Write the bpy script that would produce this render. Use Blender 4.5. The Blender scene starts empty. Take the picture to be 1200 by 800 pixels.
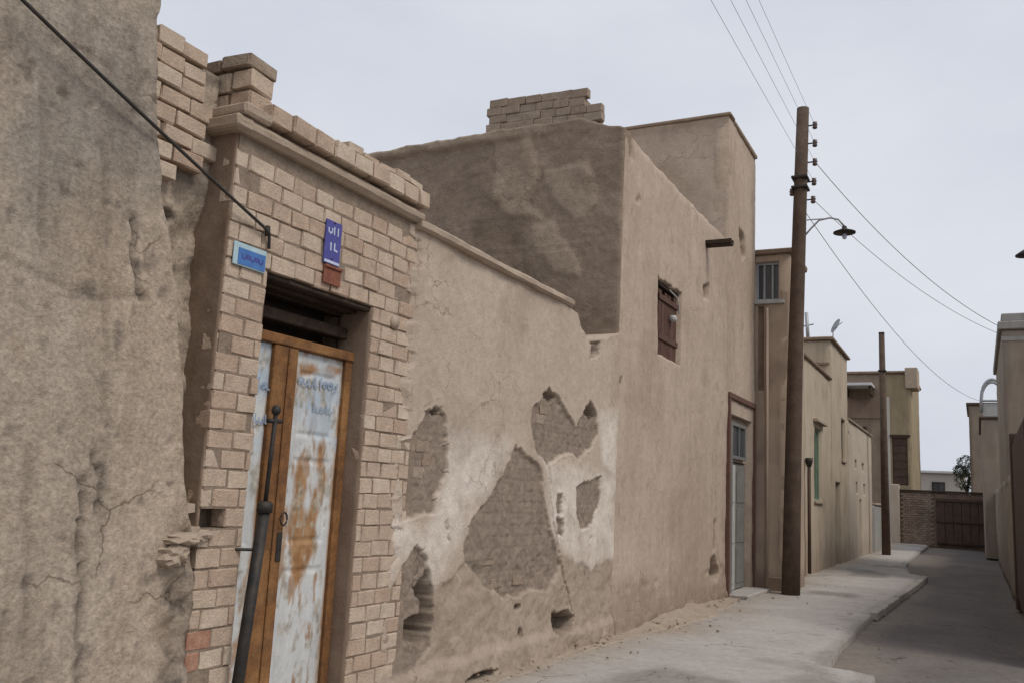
import bpy, bmesh, math, random
import numpy as np
from mathutils import Vector
random.seed(7)
scene = bpy.context.scene
COL = scene.collection

# ------------------------------------------------------------------ camera
FPX = 1050.0                                   # focal length in pixels of the 1200 px wide photograph
TH = math.radians(27.6); PI_ = math.atan(175/1050); RO = .05
CAM = np.array([3.75, 0, 1.6])
F = np.array([-math.sin(TH)*math.cos(PI_), math.cos(TH)*math.cos(PI_), math.sin(PI_)])
R0 = np.array([math.cos(TH), math.sin(TH), 0]); U0 = np.cross(R0, F)
R = math.cos(RO)*R0+math.sin(RO)*U0; U = -math.sin(RO)*R0+math.cos(RO)*U0
cam_d = bpy.data.cameras.new('camera'); cam = bpy.data.objects.new('camera', cam_d); COL.objects.link(cam)
cam_d.sensor_fit = 'HORIZONTAL'; cam_d.sensor_width = 36; cam_d.lens = 36*FPX/1200
cam_d.clip_start = .05; cam_d.clip_end = 3000
from mathutils import Matrix
cam.matrix_world = Matrix(((R[0], U[0], -F[0], CAM[0]), (R[1], U[1], -F[1], CAM[1]), (R[2], U[2], -F[2], CAM[2]), (0, 0, 0, 1)))
scene.camera = cam

def at(px, py, axis, val):
    """pixel of the photograph -> the point of a world plane (wall or ground) seen there"""
    d = F*FPX+R*(px-600)+U*(400-py); i = 'xyz'.index(axis)
    return CAM+d*((val-CAM[i])/d[i])

# ------------------------------------------------------------------ sky, sun, exposure
SUN_AZ = math.radians(100); SUN_EL = math.radians(50)      # azimuth clockwise from +Y
w = bpy.data.worlds.new('World'); scene.world = w; w.use_nodes = True
nt = w.node_tree; nt.nodes.clear()
def N(t, typ, **k):
    n = t.nodes.new(typ)
    for a, b in k.items(): setattr(n, a, b)
    return n
sky = N(nt, 'ShaderNodeTexSky', sky_type='NISHITA', sun_disc=False); sky.sun_elevation = SUN_EL; sky.sun_rotation = SUN_AZ
sky.dust_density = 3.0; sky.air_density = 1.0
hs = N(nt, 'ShaderNodeHueSaturation'); hs.inputs['Saturation'].default_value = .35; hs.inputs['Value'].default_value = .1
nt.links.new(sky.outputs[0], hs.inputs['Color'])
tc = N(nt, 'ShaderNodeTexCoord'); nz = N(nt, 'ShaderNodeTexNoise'); nz.inputs['Scale'].default_value = 1.7; nz.inputs['Detail'].default_value = 7; nz.inputs['Roughness'].default_value = .55
mp = N(nt, 'ShaderNodeMapping'); mp.inputs['Scale'].default_value = (1, 1, 2.2)
nt.links.new(tc.outputs['Generated'], mp.inputs[0]); nt.links.new(mp.outputs[0], nz.inputs['Vector'])
cr = N(nt, 'ShaderNodeValToRGB'); cr.color_ramp.elements[0].position = .3; cr.color_ramp.elements[1].position = .7
cr.color_ramp.elements[0].color = (.50, .54, .625, 1); cr.color_ramp.elements[1].color = (.645, .665, .72, 1)
nt.links.new(nz.outputs['Fac'], cr.inputs[0])
mx = N(nt, 'ShaderNodeMixRGB'); mx.inputs[0].default_value = .9
nt.links.new(hs.outputs[0], mx.inputs[1]); nt.links.new(cr.outputs[0], mx.inputs[2])
bg = N(nt, 'ShaderNodeBackground'); bg.inputs['Strength'].default_value = 1.0
nt.links.new(mx.outputs[0], bg.inputs['Color'])
wo = N(nt, 'ShaderNodeOutputWorld'); nt.links.new(bg.outputs[0], wo.inputs[0])
sd_ = bpy.data.lights.new('sun', 'SUN'); sun = bpy.data.objects.new('sun', sd_); COL.objects.link(sun)
sd_.energy = 1.5; sd_.angle = math.radians(22); sd_.color = (1, .94, .86)
sv = Vector((math.sin(SUN_AZ)*math.cos(SUN_EL), math.cos(SUN_AZ)*math.cos(SUN_EL), math.sin(SUN_EL)))
sun.rotation_euler = sv.to_track_quat('Z', 'Y').to_euler(); sun.location = (6, -4, 14)
scene.render.engine = 'CYCLES'
vs = scene.view_settings; vs.view_transform = 'Standard'; vs.look = 'None'; vs.gamma = 1; vs.exposure = 0.25

# ------------------------------------------------------------------ noise and small maths
def _h(ix, iy, s):
    n = (ix.astype(np.int64)*374761393+iy.astype(np.int64)*668265263+s*2147483647) & 0xffffffff
    n = ((n ^ (n >> 13))*1274126177) & 0xffffffff
    n = n ^ (n >> 16)
    return (n & 0xffff)/65535.0
def vn(x, y, s=0):
    x = np.asarray(x, float)+100; y = np.asarray(y, float)+100
    ix = np.floor(x); iy = np.floor(y); fx = x-ix; fy = y-iy
    fx = fx*fx*(3-2*fx); fy = fy*fy*(3-2*fy)
    a = _h(ix, iy, s); b = _h(ix+1, iy, s); c = _h(ix, iy+1, s); d = _h(ix+1, iy+1, s)
    return (a+(b-a)*fx)*(1-fy)+(c+(d-c)*fx)*fy-.5
def fbm(x, y, s=0, o=4):
    t = 0; a = 1; f = 1
    for i in range(o): t = t+a*vn(np.asarray(x)*f, np.asarray(y)*f, s+i*17); a *= .5; f *= 2.03
    return t
def sdpoly(x, y, poly):
    """signed distance, negative inside"""
    P = np.array(poly, float); d = np.full(np.shape(x), 1e9); ins = np.zeros(np.shape(x), bool)
    for i in range(len(P)):
        a = P[i]; b = P[(i+1) % len(P)]; e = b-a
        wx = x-a[0]; wy = y-a[1]; t = np.clip((wx*e[0]+wy*e[1])/(e@e+1e-12), 0, 1)
        d = np.minimum(d, np.hypot(wx-t*e[0], wy-t*e[1]))
        c = ((a[1] > y) != (b[1] > y)) & (x < (b[0]-a[0])*(y-a[1])/(b[1]-a[1]+1e-12)+a[0])
        ins ^= c
    return np.where(ins, -d, d)
def sdline(x, y, pts):
    d = np.full(np.shape(x), 1e9)
    for a, b in zip(pts[:-1], pts[1:]):
        a = np.array(a, float); e = np.array(b, float)-a; wx = x-a[0]; wy = y-a[1]
        t = np.clip((wx*e[0]+wy*e[1])/(e@e+1e-12), 0, 1); d = np.minimum(d, np.hypot(wx-t*e[0], wy-t*e[1]))
    return d
def sm(a, b, x):
    t = np.clip((x-a)/(b-a), 0, 1); return t*t*(3-2*t)
def pxw(pts, x=0.0):                              # photo pixels -> (y, z) on the left-hand wall plane
    return [(float(at(p[0], p[1], 'x', x)[1]), float(at(p[0], p[1], 'x', x)[2])) for p in pts]

# ------------------------------------------------------------------ materials
MATS = {}
def mat(name, c1, c2, scale=3.0, rough=.9, bump=.25, fine=60.0, speck=.12, streak=0.0, layers=(), rnd=0.0, metal=0.0, c3=None, bdist=.012, spec=.25, mid=0.0, cracks=0.0):
    """two-tone noise, fine grain, optional vertical streaks, colour layers from the mesh's 'mask' attribute"""
    m = bpy.data.materials.new(name); m.use_nodes = True; t = m.node_tree; L = t.links.new
    b = t.nodes['Principled BSDF']; b.inputs['Roughness'].default_value = rough; b.inputs['Metallic'].default_value = metal
    b.inputs['Specular IOR Level'].default_value = spec
    g = N(t, 'ShaderNodeNewGeometry'); pos = g.outputs['Position']
    def noise(sc, det=6, vec=pos, ro=.6):
        n = N(t, 'ShaderNodeTexNoise'); n.inputs['Scale'].default_value = sc; n.inputs['Detail'].default_value = det; n.inputs['Roughness'].default_value = ro
        L(vec, n.inputs['Vector']); return n.outputs['Fac']
    def mr(v, a, bb, lo=0, hi=1):
        n = N(t, 'ShaderNodeMapRange'); n.inputs[1].default_value = a; n.inputs[2].default_value = bb; n.inputs[3].default_value = lo; n.inputs[4].default_value = hi
        L(v, n.inputs[0]); return n.outputs[0]
    def mixc(f, A, B, blend='MIX'):
        n = N(t, 'ShaderNodeMixRGB', blend_type=blend)
        for i, v in ((0, f), (1, A), (2, B)):
            if isinstance(v, (int, float)): n.inputs[i].default_value = v
            elif isinstance(v, tuple): n.inputs[i].default_value = (*v, 1)
            else: L(v, n.inputs[i])
        return n.outputs[0]
    col = mixc(mr(noise(scale), .33, .67), c1, c2)
    if c3: col = mixc(mr(noise(scale*.37, 8), .5, .68), col, c3)
    for ch, ca, cb, sc in layers:
        at_ = N(t, 'ShaderNodeAttribute', attribute_name='mask'); sp = N(t, 'ShaderNodeSeparateColor'); L(at_.outputs['Color'], sp.inputs[0])
        col = mixc(sp.outputs[ch], col, mixc(mr(noise(sc), .35, .65), ca, cb))
    if streak:
        mpn = N(t, 'ShaderNodeMapping'); mpn.inputs['Scale'].default_value = (4.5, 4.5, .7); L(pos, mpn.inputs[0])
        col = mixc(mr(noise(1.0, 5, mpn.outputs[0]), .45, .75, 0, streak), col, (.55, .5, .46), 'MULTIPLY')
    if mid:
        col = mixc(1.0, col, mixc(mr(noise(13.0, 7, ro=.68), .3, .7), (1-mid,)*3, (1+mid*.8,)*3), 'MULTIPLY')
        col = mixc(mr(noise(5.0, 9, ro=.75), .56, .66, 0, mid*2.2), col, (.62, .56, .5), 'MULTIPLY')
    ck = None
    if cracks:
        wn_ = N(t, 'ShaderNodeTexNoise'); wn_.inputs['Scale'].default_value = 4.0; wn_.inputs['Detail'].default_value = 6; L(pos, wn_.inputs['Vector'])
        va = N(t, 'ShaderNodeVectorMath', operation='MULTIPLY_ADD'); L(wn_.outputs['Color'], va.inputs[0]); va.inputs[1].default_value = (.35, .35, .35); L(pos, va.inputs[2])
        vo = N(t, 'ShaderNodeTexVoronoi', feature='DISTANCE_TO_EDGE'); vo.inputs['Scale'].default_value = 1.7; L(va.outputs[0], vo.inputs['Vector'])
        mm_ = N(t, 'ShaderNodeMath', operation='MULTIPLY'); L(mr(vo.outputs['Distance'], .004, .012, 1, 0), mm_.inputs[0]); L(mr(noise(1.1, 3), .5, .6), mm_.inputs[1])
        ck = mm_.outputs[0]; ck2 = N(t, 'ShaderNodeMath', operation='MULTIPLY'); L(ck, ck2.inputs[0]); ck2.inputs[1].default_value = cracks
        col = mixc(ck2.outputs[0], col, (.3, .26, .22), 'MULTIPLY')
    fn = noise(fine, 5)
    col = mixc(mr(fn, .3, .7, -speck, speck), col, (0, 0, 0)) if False else mixc(1.0, col, mixc(mr(fn, .25, .75), (1-speck,)*3, (1+speck,)*3), 'MULTIPLY')
    if rnd:
        oi = N(t, 'ShaderNodeObjectInfo')
        col = mixc(1.0, col, mixc(oi.outputs['Random'], (1-rnd*.6, 1-rnd*1.15, 1-rnd*1.4), (1+rnd*.8, 1+rnd*.95, 1+rnd*.9)), 'MULTIPLY')
    L(col, b.inputs['Base Color'])
    bp = N(t, 'ShaderNodeBump'); bp.inputs['Strength'].default_value = bump; bp.inputs['Distance'].default_value = bdist
    hsum = N(t, 'ShaderNodeMath', operation='ADD'); L(noise(fine*.35, 8, ro=.7), hsum.inputs[0]); L(fn, hsum.inputs[1])
    hh_ = hsum.outputs[0]
    if mid:
        h2_ = N(t, 'ShaderNodeMath', operation='MULTIPLY_ADD'); L(noise(9.0, 9, ro=.72), h2_.inputs[0]); h2_.inputs[1].default_value = 2.5; L(hh_, h2_.inputs[2]); hh_ = h2_.outputs[0]
    L(hh_, bp.inputs['Height']); L(bp.outputs[0], b.inputs['Normal'])
    MATS[name] = m; return m
mat('plaster', (.43, .35, .278), (.485, .40, .323), 1.6, streak=.2, speck=.12, mid=.1, cracks=.5, bump=.5,
    layers=(('Green', (.68, .61, .54), (.57, .495, .425), 5.0), ('Blue', (.31, .245, .188), (.385, .31, .24), 4.0), ('Red', (.215, .168, .13), (.28, .222, .174), 9.0)))
mat('house_mud', (.425, .338, .266), (.475, .382, .303), 1.1, streak=.3, speck=.12, mid=.1, cracks=.45, bump=.5,
    layers=(('Red', (.24, .18, .14), (.31, .24, .185), 7.0), ('Green', (.345, .268, .203), (.40, .315, .24), 3.0), ('Blue', (.28, .215, .165), (.35, .275, .21), 4.0)))
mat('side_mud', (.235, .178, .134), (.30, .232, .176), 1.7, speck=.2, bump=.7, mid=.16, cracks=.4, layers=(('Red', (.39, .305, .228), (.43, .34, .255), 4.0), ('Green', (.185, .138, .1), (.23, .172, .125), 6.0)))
mat('old_plaster', (.37, .307, .245), (.43, .36, .29), 1.3, streak=.6, speck=.28, bump=.7, fine=45, c3=(.40, .33, .26), mid=.17, cracks=.7,
    layers=(('Green', (.245, .213, .178), (.31, .272, .23), 6.0), ('Blue', (.46, .37, .28), (.42, .337, .255), 3.0), ('Red', (.14, .115, .095), (.19, .155, .125), 12.0)))
mat('brick', (.51, .41, .32), (.43, .34, .265), 7.0, rnd=.15, speck=.2, bump=.6, fine=80, mid=.12)
mat('brick_dusty', (.27, .212, .165), (.33, .265, .205), 9.0, rnd=.1, speck=.18, bump=.6, mid=.14)
mat('brick_red', (.27, .13, .085), (.36, .21, .15), 12.0, rnd=.2, speck=.2, bump=.5)
mat('mortar_pale', (.21, .16, .12), (.28, .22, .168), 9.0, speck=.2, bump=.6, mid=.14)
mat('mortar', (.22, .17, .13), (.29, .23, .175), 8.0, speck=.2, bump=.5)
mat('jamb_brown', (.20, .14, .1), (.27, .2, .15), 4.0, speck=.14, streak=.4)
mat('coping', (.40, .32, .245), (.33, .26, .2), 5.0, speck=.14, bump=.4)
mat('dark_wood', (.032, .022, .016), (.06, .041, .028), 12.0, speck=.2, bump=.4)
mat('dark_void', (.03, .024, .02), (.045, .035, .028), 4.0)  # near-black colour that paints the shade of unlit interiors behind openings
mat('pole_wood', (.075, .05, .036), (.115, .08, .058), 6.0, speck=.25, streak=.5, bump=.4)
mat('iron', (.03, .03, .032), (.065, .055, .045), 9.0, rough=.6, mid=.2, speck=.2, metal=.5, bump=.15)
mat('wire_metal', (.13, .13, .135), (.18, .18, .185), 9.0, rough=.5, bump=.05)
mat('black_cable', (.03, .027, .025), (.05, .045, .04), 9.0, rough=.6, bump=.05)
mat('rust', (.25, .115, .04), (.125, .062, .03), 7.0, rough=.8, speck=.25, streak=.4, bump=.3, c3=(.29, .15, .06), mid=.2)
mat('door_paint', (.58, .585, .57), (.5, .515, .515), 5.0, rough=.6, speck=.1, streak=.45, mid=.08, bump=.12, spec=.4,
    layers=(('Red', (.25, .12, .045), (.38, .225, .11), 14.0), ('Green', (.33, .43, .54), (.45, .51, .55), 9.0), ('Blue', (.5, .45, .37), (.2, .17, .12), 20.0)))
mat('enamel_blue', (.035, .12, .36), (.05, .17, .42), 20.0, rough=.35, speck=.1, bump=.05, mid=.16, streak=.3, spec=.5)
mat('enamel_violet', (.04, .036, .22), (.06, .055, .28), 20.0, rough=.35, speck=.1, bump=.05, mid=.16, streak=.3, spec=.5)
mat('enamel_white', (.5, .55, .68), (.42, .48, .62), 20.0, rough=.4, speck=.1, bump=.03)
mat('enamel_cyan', (.33, .5, .58), (.42, .52, .55), 15.0, rough=.4, speck=.1, bump=.05, mid=.16, streak=.3)
mat('ink_blue', (.13, .19, .31), (.33, .39, .46), 26.0, rough=.5, bump=.03)
mat('rust_plate', (.17, .06, .04), (.25, .1, .06), 15.0, rough=.8, speck=.2)
mat('shutter', (.075, .04, .03), (.11, .06, .045), 10.0, rough=.8, speck=.25, streak=.4, rnd=.2)
mat('red_paint', (.14, .075, .057), (.11, .062, .048), 8.0, rough=.75, speck=.15)
mat('grey_door', (.16, .16, .15), (.21, .205, .192), 5.0, rough=.55, speck=.1, streak=.3)
mat('pale_paint', (.46, .46, .44), (.38, .38, .36), 6.0, rough=.6, speck=.1, streak=.4)
mat('green_paint', (.16, .22, .16), (.22, .28, .2), 6.0, rough=.65, speck=.15, streak=.3)
mat('house_three', (.45, .35, .27), (.40, .31, .235), 1.4, streak=.5, speck=.1, layers=(('Red', (.25, .19, .15), (.3, .23, .18), 4.0),))
mat('house_four', (.47, .395, .3), (.42, .345, .255), 1.2, streak=.5, speck=.1, layers=(('Red', (.28, .225, .17), (.33, .26, .2), 3.0),))
mat('house_five', (.48, .41, .33), (.43, .36, .285), 1.0, streak=.4, speck=.1, layers=(('Red', (.33, .28, .22), (.36, .3, .25), 3.0),))
mat('house_six', (.33, .265, .165), (.27, .215, .14), .8, streak=.5, speck=.12, layers=(('Red', (.22, .17, .13), (.26, .2, .15), 2.0),))
mat('grey_render', (.33, .32, .3), (.27, .26, .245), 1.0, streak=.6, speck=.1)
mat('right_mud', (.245, .2, .16), (.3, .25, .2), 1.0, streak=.5, speck=.12, layers=(('Red', (.2, .16, .125), (.25, .2, .16), 3.0),))
mat('end_brick', (.19, .145, .115), (.25, .19, .15), 1.2, streak=.4, speck=.15, rnd=.2)
mat('gate_brown', (.065, .04, .03), (.095, .06, .043), 4.0, rough=.7, speck=.15, streak=.3)
mat('white_sheet', (.62, .62, .62), (.5, .5, .51), 2.0, rough=.5, speck=.08)
mat('far_wall', (.5, .47, .42), (.44, .41, .37), .6, speck=.06)
mat('galvanised', (.3, .31, .32), (.38, .39, .4), 4.0, rough=.5, metal=.3, speck=.1)
mat('ceramic', (.07, .045, .035), (.1, .06, .05), 10.0, rough=.35, bump=.03, spec=.5)
mat('foliage', (.085, .105, .07), (.12, .14, .09), 1.5, rough=.8, speck=.2)
mat('bark', (.1, .075, .055), (.14, .105, .075), 6.0, speck=.2)
mat('ground', (.26, .22, .18), (.31, .265, .215), .4, speck=.15, bump=.4, fine=25)
mat('road', (.12, .107, .1), (.15, .134, .124), .9, speck=.22, bump=.35, fine=70, c3=(.18, .16, .143), rough=.95, mid=.2, cracks=1.0,
    layers=(('Red', (.215, .18, .15), (.17, .148, .128), 5.0),))
mat('pavement', (.40, .37, .342), (.345, .318, .293), 1.2, speck=.12, bump=.3, fine=60, c3=(.44, .41, .375), rough=.95, mid=.15, cracks=1.0,
    layers=(('Red', (.36, .3, .235), (.3, .25, .2), 6.0), ('Green', (.23, .21, .19), (.28, .255, .23), 4.0)))
mat('kerb', (.38, .345, .31), (.3, .272, .245), 6.0, speck=.2, bump=.6, mid=.12)
mat('dirt', (.36, .295, .23), (.30, .245, .19), 6.0, speck=.2, bump=.6, fine=40)
def glassmat():
    m = bpy.data.materials.new('window_glass'); m.use_nodes = True; b = m.node_tree.nodes['Principled BSDF']
    b.inputs['Base Color'].default_value = (.05, .058, .07, 1); b.inputs['Roughness'].default_value = .12
    b.inputs['Specular IOR Level'].default_value = .9; MATS['glass'] = m
glassmat()

# ------------------------------------------------------------------ object helpers
def tag(o, label=None, cat=None, group=None, kind=None):
    if label: o['label'] = label
    if cat: o['category'] = cat
    if group: o['group'] = group
    if kind: o['kind'] = kind
    return o
def link(name, me, m, parent=None):
    if m: me.materials.clear(); me.materials.append(MATS[m])
    o = bpy.data.objects.new(name, me); COL.objects.link(o)
    if parent: o.parent = parent; o.matrix_parent_inverse = parent.matrix_world.inverted()
    return o
def thing(name, label, cat, loc=(0, 0, 0), group=None):
    o = bpy.data.objects.new(name, None); COL.objects.link(o); o.location = loc; o.empty_display_size = .2
    o.matrix_world = Matrix.Translation(loc)
    return tag(o, label, cat, group, 'thing')
def finish(bm, name, m, parent=None, smooth=False):
    me = bpy.data.meshes.new(name); bm.to_mesh(me); bm.free()
    if smooth: me.shade_smooth()
    return link(name, me, m, parent)
def add_box(bm, lo, hi, bev=0.0, jit=0.0):
    lo = Vector(lo); hi = Vector(hi)
    r = bmesh.ops.create_cube(bm, size=1); vs_ = r['verts']
    for v in vs_: v.co = Vector([(lo[i]+hi[i])/2+v.co[i]*(hi[i]-lo[i]) for i in range(3)])
    if bev:
        es = list({e for v in vs_ for e in v.link_edges})
        r = bmesh.ops.bevel(bm, geom=es, offset=bev, segments=1, affect='EDGES', profile=.5); vs_ = r['verts']
    if jit:
        for v in {v for v in vs_}: v.co += Vector([random.uniform(-jit, jit) for _ in range(3)])
def box(name, lo, hi, m, parent=None, bev=.006, jit=0.0):
    bm = bmesh.new(); add_box(bm, lo, hi, bev, jit); return finish(bm, name, m, parent)
def tube(name, pts, r, m, parent=None, n=8, r2=None, caps=True):
    bm = bmesh.new(); rings = []; P = [Vector(p) for p in pts]; k = len(P)
    for i, p in enumerate(P):
        d = (P[min(i+1, k-1)]-P[max(i-1, 0)]).normalized(); a = d.orthogonal().normalized() if abs(d.z) < .95 else d.cross(Vector((0, 1, 0))).normalized()
        if abs(d.z) < .95: a = d.cross(Vector((0, 0, 1))).normalized()
        b = d.cross(a); rr = r if r2 is None else r+(r2-r)*i/(k-1)
        if callable(r): rr = r(i/(k-1))
        rings.append([bm.verts.new(p+(a*math.cos(2*math.pi*j/n)+b*math.sin(2*math.pi*j/n))*rr) for j in range(n)])
    for A, B in zip(rings[:-1], rings[1:]):
        for j in range(n): bm.faces.new((A[j], A[(j+1) % n], B[(j+1) % n], B[j]))
    if caps: bm.faces.new(rings[0][::-1]); bm.faces.new(rings[-1])
    bmesh.ops.recalc_face_normals(bm, faces=bm.faces)
    return finish(bm, name, m, parent, smooth=n > 6)
def lathe(name, prof, m, parent=None, loc=(0, 0, 0), n=16):
    bm = bmesh.new(); rings = [[bm.verts.new((loc[0]+r*math.cos(2*math.pi*j/n), loc[1]+r*math.sin(2*math.pi*j/n), loc[2]+z)) for j in range(n)] for r, z in prof]
    for A, B in zip(rings[:-1], rings[1:]):
        for j in range(n): bm.faces.new((A[j], A[(j+1) % n], B[(j+1) % n], B[j]))
    bm.faces.new(rings[0][::-1]); bm.faces.new(rings[-1]); bmesh.ops.recalc_face_normals(bm, faces=bm.faces)
    return finish(bm, name, m, parent, smooth=True)
def relief(name, face, plane, u0, u1, z0, z1, step, hf, m, parent=None, top=None, left=None, right=None, openings=(), back=.12, maskf=None, kind=None):
    """a wall skin as a displaced sheet: face '+x' (u=y), '-y' (u=x) or '-x' (u=y); hf(u,z) is how proud the surface stands; openings are cut out and their edges kept straight"""
    us = np.linspace(0, 1, max(2, int((u1-u0)/step)+1)); zs = np.linspace(0, 1, max(2, int((z1-z0)/step)+1))
    for a, b, c, d in openings:
        us = np.concatenate([us, [(a-u0)/(u1-u0), (b-u0)/(u1-u0)]]); zs = np.concatenate([zs, [(c-z0)/(z1-z0), (d-z0)/(z1-z0)]])
    us = np.unique(np.clip(us, 0, 1).round(6)); zs = np.unique(np.clip(zs, 0, 1).round(6))
    S, T = np.meshgrid(us, zs); zz = z0+T*(z1-z0)
    L_ = left(zz) if left else u0; R_ = right(zz) if right else u1
    UU = L_+S*(R_-L_)
    ZZ = z0+T*(top(UU)-z0) if top else zz
    H = hf(UU, ZZ)
    nu, nz_ = len(us), len(zs)
    if face == '+x': co = np.stack([plane+H, UU, ZZ], -1)
    elif face == '-x': co = np.stack([plane-H, UU, ZZ], -1)
    else: co = np.stack([UU, plane-H, ZZ], -1)
    idx = np.arange(nu*nz_).reshape(nz_, nu)
    q = np.stack([idx[:-1, :-1], idx[:-1, 1:], idx[1:, 1:], idx[1:, :-1]], -1)
    if face == '-x': q = q[..., ::-1]
    keep = np.ones((nz_-1, nu-1), bool); cu = (UU[:-1, :-1]+UU[1:, 1:])/2; cz = (ZZ[:-1, :-1]+ZZ[1:, 1:])/2
    for a, b, c, d in openings: keep &= ~((cu > a) & (cu < b) & (cz > c) & (cz < d))
    q = q[keep]
    # rim: boundary edges pulled back into the wall
    dirv = {'+x': (-back, 0, 0), '-x': (back, 0, 0), '-y': (0, back, 0)}[face]
    e = np.concatenate([q[:, [0, 1]], q[:, [1, 2]], q[:, [2, 3]], q[:, [3, 0]]]); key = np.sort(e, 1); k1 = key[:, 0]*(nu*nz_)+key[:, 1]
    un, inv, cnt = np.unique(k1, return_inverse=True, return_counts=True); be = e[cnt[inv] == 1]
    bv = np.unique(be); mp_ = -np.ones(nu*nz_, int); mp_[bv] = nu*nz_+np.arange(len(bv))
    V = co.reshape(-1, 3); vb = V[bv].copy()
    if face == '+x': vb[:, 0] = plane-back
    elif face == '-x': vb[:, 0] = plane+back
    else: vb[:, 1] = plane+back
    V = np.concatenate([V, vb]); q = np.concatenate([q, np.stack([be[:, 1], be[:, 0], mp_[be[:, 0]], mp_[be[:, 1]]], -1)])
    me = bpy.data.meshes.new(name); me.vertices.add(len(V)); me.vertices.foreach_set('co', V.ravel())
    me.loops.add(q.size); me.loops.foreach_set('vertex_index', q.ravel().astype(np.int32))
    me.polygons.add(len(q)); me.polygons.foreach_set('loop_start', np.arange(0, q.size, 4, dtype=np.int32)); me.polygons.foreach_set('loop_total', np.full(len(q), 4, np.int32))
    me.update(calc_edges=True); me.validate()
    if maskf:
        M = maskf(UU, ZZ); ca = np.ones((len(V), 4), np.float32)
        for i in range(3): ca[:nu*nz_, i] = np.clip(M[i], 0, 1).ravel() if np.shape(M[i]) else M[i]
        ca[nu*nz_:, :3] = ca[bv, :3]
        a = me.color_attributes.new('mask', 'FLOAT_COLOR', 'POINT'); a.data.foreach_set('color', ca.ravel())
    return link(name, me, m, parent)
# shared brick meshes, 0.2 x 0.11 x 0.095 m before scaling
BRICKS = []
for i in range(7):
    bm = bmesh.new(); add_box(bm, (-.055, -.1, -.0475), (.055, .1, .0475), random.uniform(.004, .008), .0035)
    me = bpy.data.meshes.new('brick'); bm.to_mesh(me); bm.free(); BRICKS.append(me)
WORN = []
for i in range(5):
    bm = bmesh.new(); add_box(bm, (-.055, -.1, -.0475), (.055, .1, .0475), random.uniform(.005, .008), .0042)
    me = bpy.data.meshes.new('brick'); bm.to_mesh(me); bm.free(); WORN.append(me)
BM = {}
def brick(parent, c, sx=1, sy=1, sz=1, m='brick', rot=(0, 0, 0), name='brick', worn=False):
    i = random.randrange(5)+100 if worn else random.randrange(7)
    if (m, i) not in BM:
        me = (WORN[i-100] if worn else BRICKS[i]).copy(); me.materials.append(MATS[m]); BM[(m, i)] = me
    o = bpy.data.objects.new(name, BM[(m, i)]); COL.objects.link(o); o.parent = parent
    o.location = Vector(c)-parent.location; o.scale = (sx, sy, sz); o.rotation_euler = rot
    return o

# ================================================================== SETTING: ground, road, pavement
def sheet(name, poly_fn, y0, y1, ny, nx, zf, m, maskf=None):
    """strip between x = a(y) and x = b(y)"""
    ys = np.linspace(0, 1, ny)**1.6*(y1-y0)+y0; ss = np.linspace(0, 1, nx); V = []; M = []
    for y in ys:
        a, b = poly_fn(y)
        for s in ss:
            x = a+(b-a)*s; V.append((x, y, zf(x, y, s))); M.append(maskf(x, y, s) if maskf else (0, 0, 0))
    Fc = [(j*nx+i, j*nx+i+1, (j+1)*nx+i+1, (j+1)*nx+i) for j in range(ny-1) for i in range(nx-1)]
    me = bpy.data.meshes.new(name); me.from_pydata(V, [], Fc)
    a = me.color_attributes.new('mask', 'FLOAT_COLOR', 'POINT')
    a.data.foreach_set('color', np.array([(*q, 1) for q in M], np.float32).ravel())
    o = link(name, me, m); tag(o, kind='structure'); return o
bm = bmesh.new(); add_box(bm, (-900, -900, -1), (900, 900, -.14)); g = finish(bm, 'ground', 'ground'); tag(g, kind='structure')
road = sheet('road', lambda y: (-.5, 4.6) if y < 53 else (-9, 14), -6, 60, 190, 60,
             lambda x, y, s: -.085+.012*float(fbm(x*1.3, y*1.3, 5))-.02*float(sm(3.4, 4.2, x)), 'road',
             lambda x, y, s: (float(np.clip(sm(3.1, 2.2, x+.9*fbm(x*.9, y*.5, 8))+.5*sm(3.9, 4.4, x+.3*fbm(x, y, 3)), 0, 1)), 0, 0))
def pav_edge(y):
    k = [(-6, 2.8), (9.78, 2.79), (9.86, 2.36), (11.4, 2.23), (16.5, 2.26), (22, 2.44), (25.2, 2.52), (26.2, 2.1), (30, 1.75), (40, 1.6), (52, 1.5)]
    return float(np.interp(y, [a for a, _ in k], [b for _, b in k]))
def pav_mask(x, y, s):
    n = float(fbm(x*1.2, y*.8, 31)); d = float(sm(.9, .05, x+n*.5))
    return (min(1, d), float(sm(.25, .5, fbm(x*.8+4, y*.5, 77))+.7*sm(.2, .0, pav_edge(y)-x+.12*n)), 0)
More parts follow.
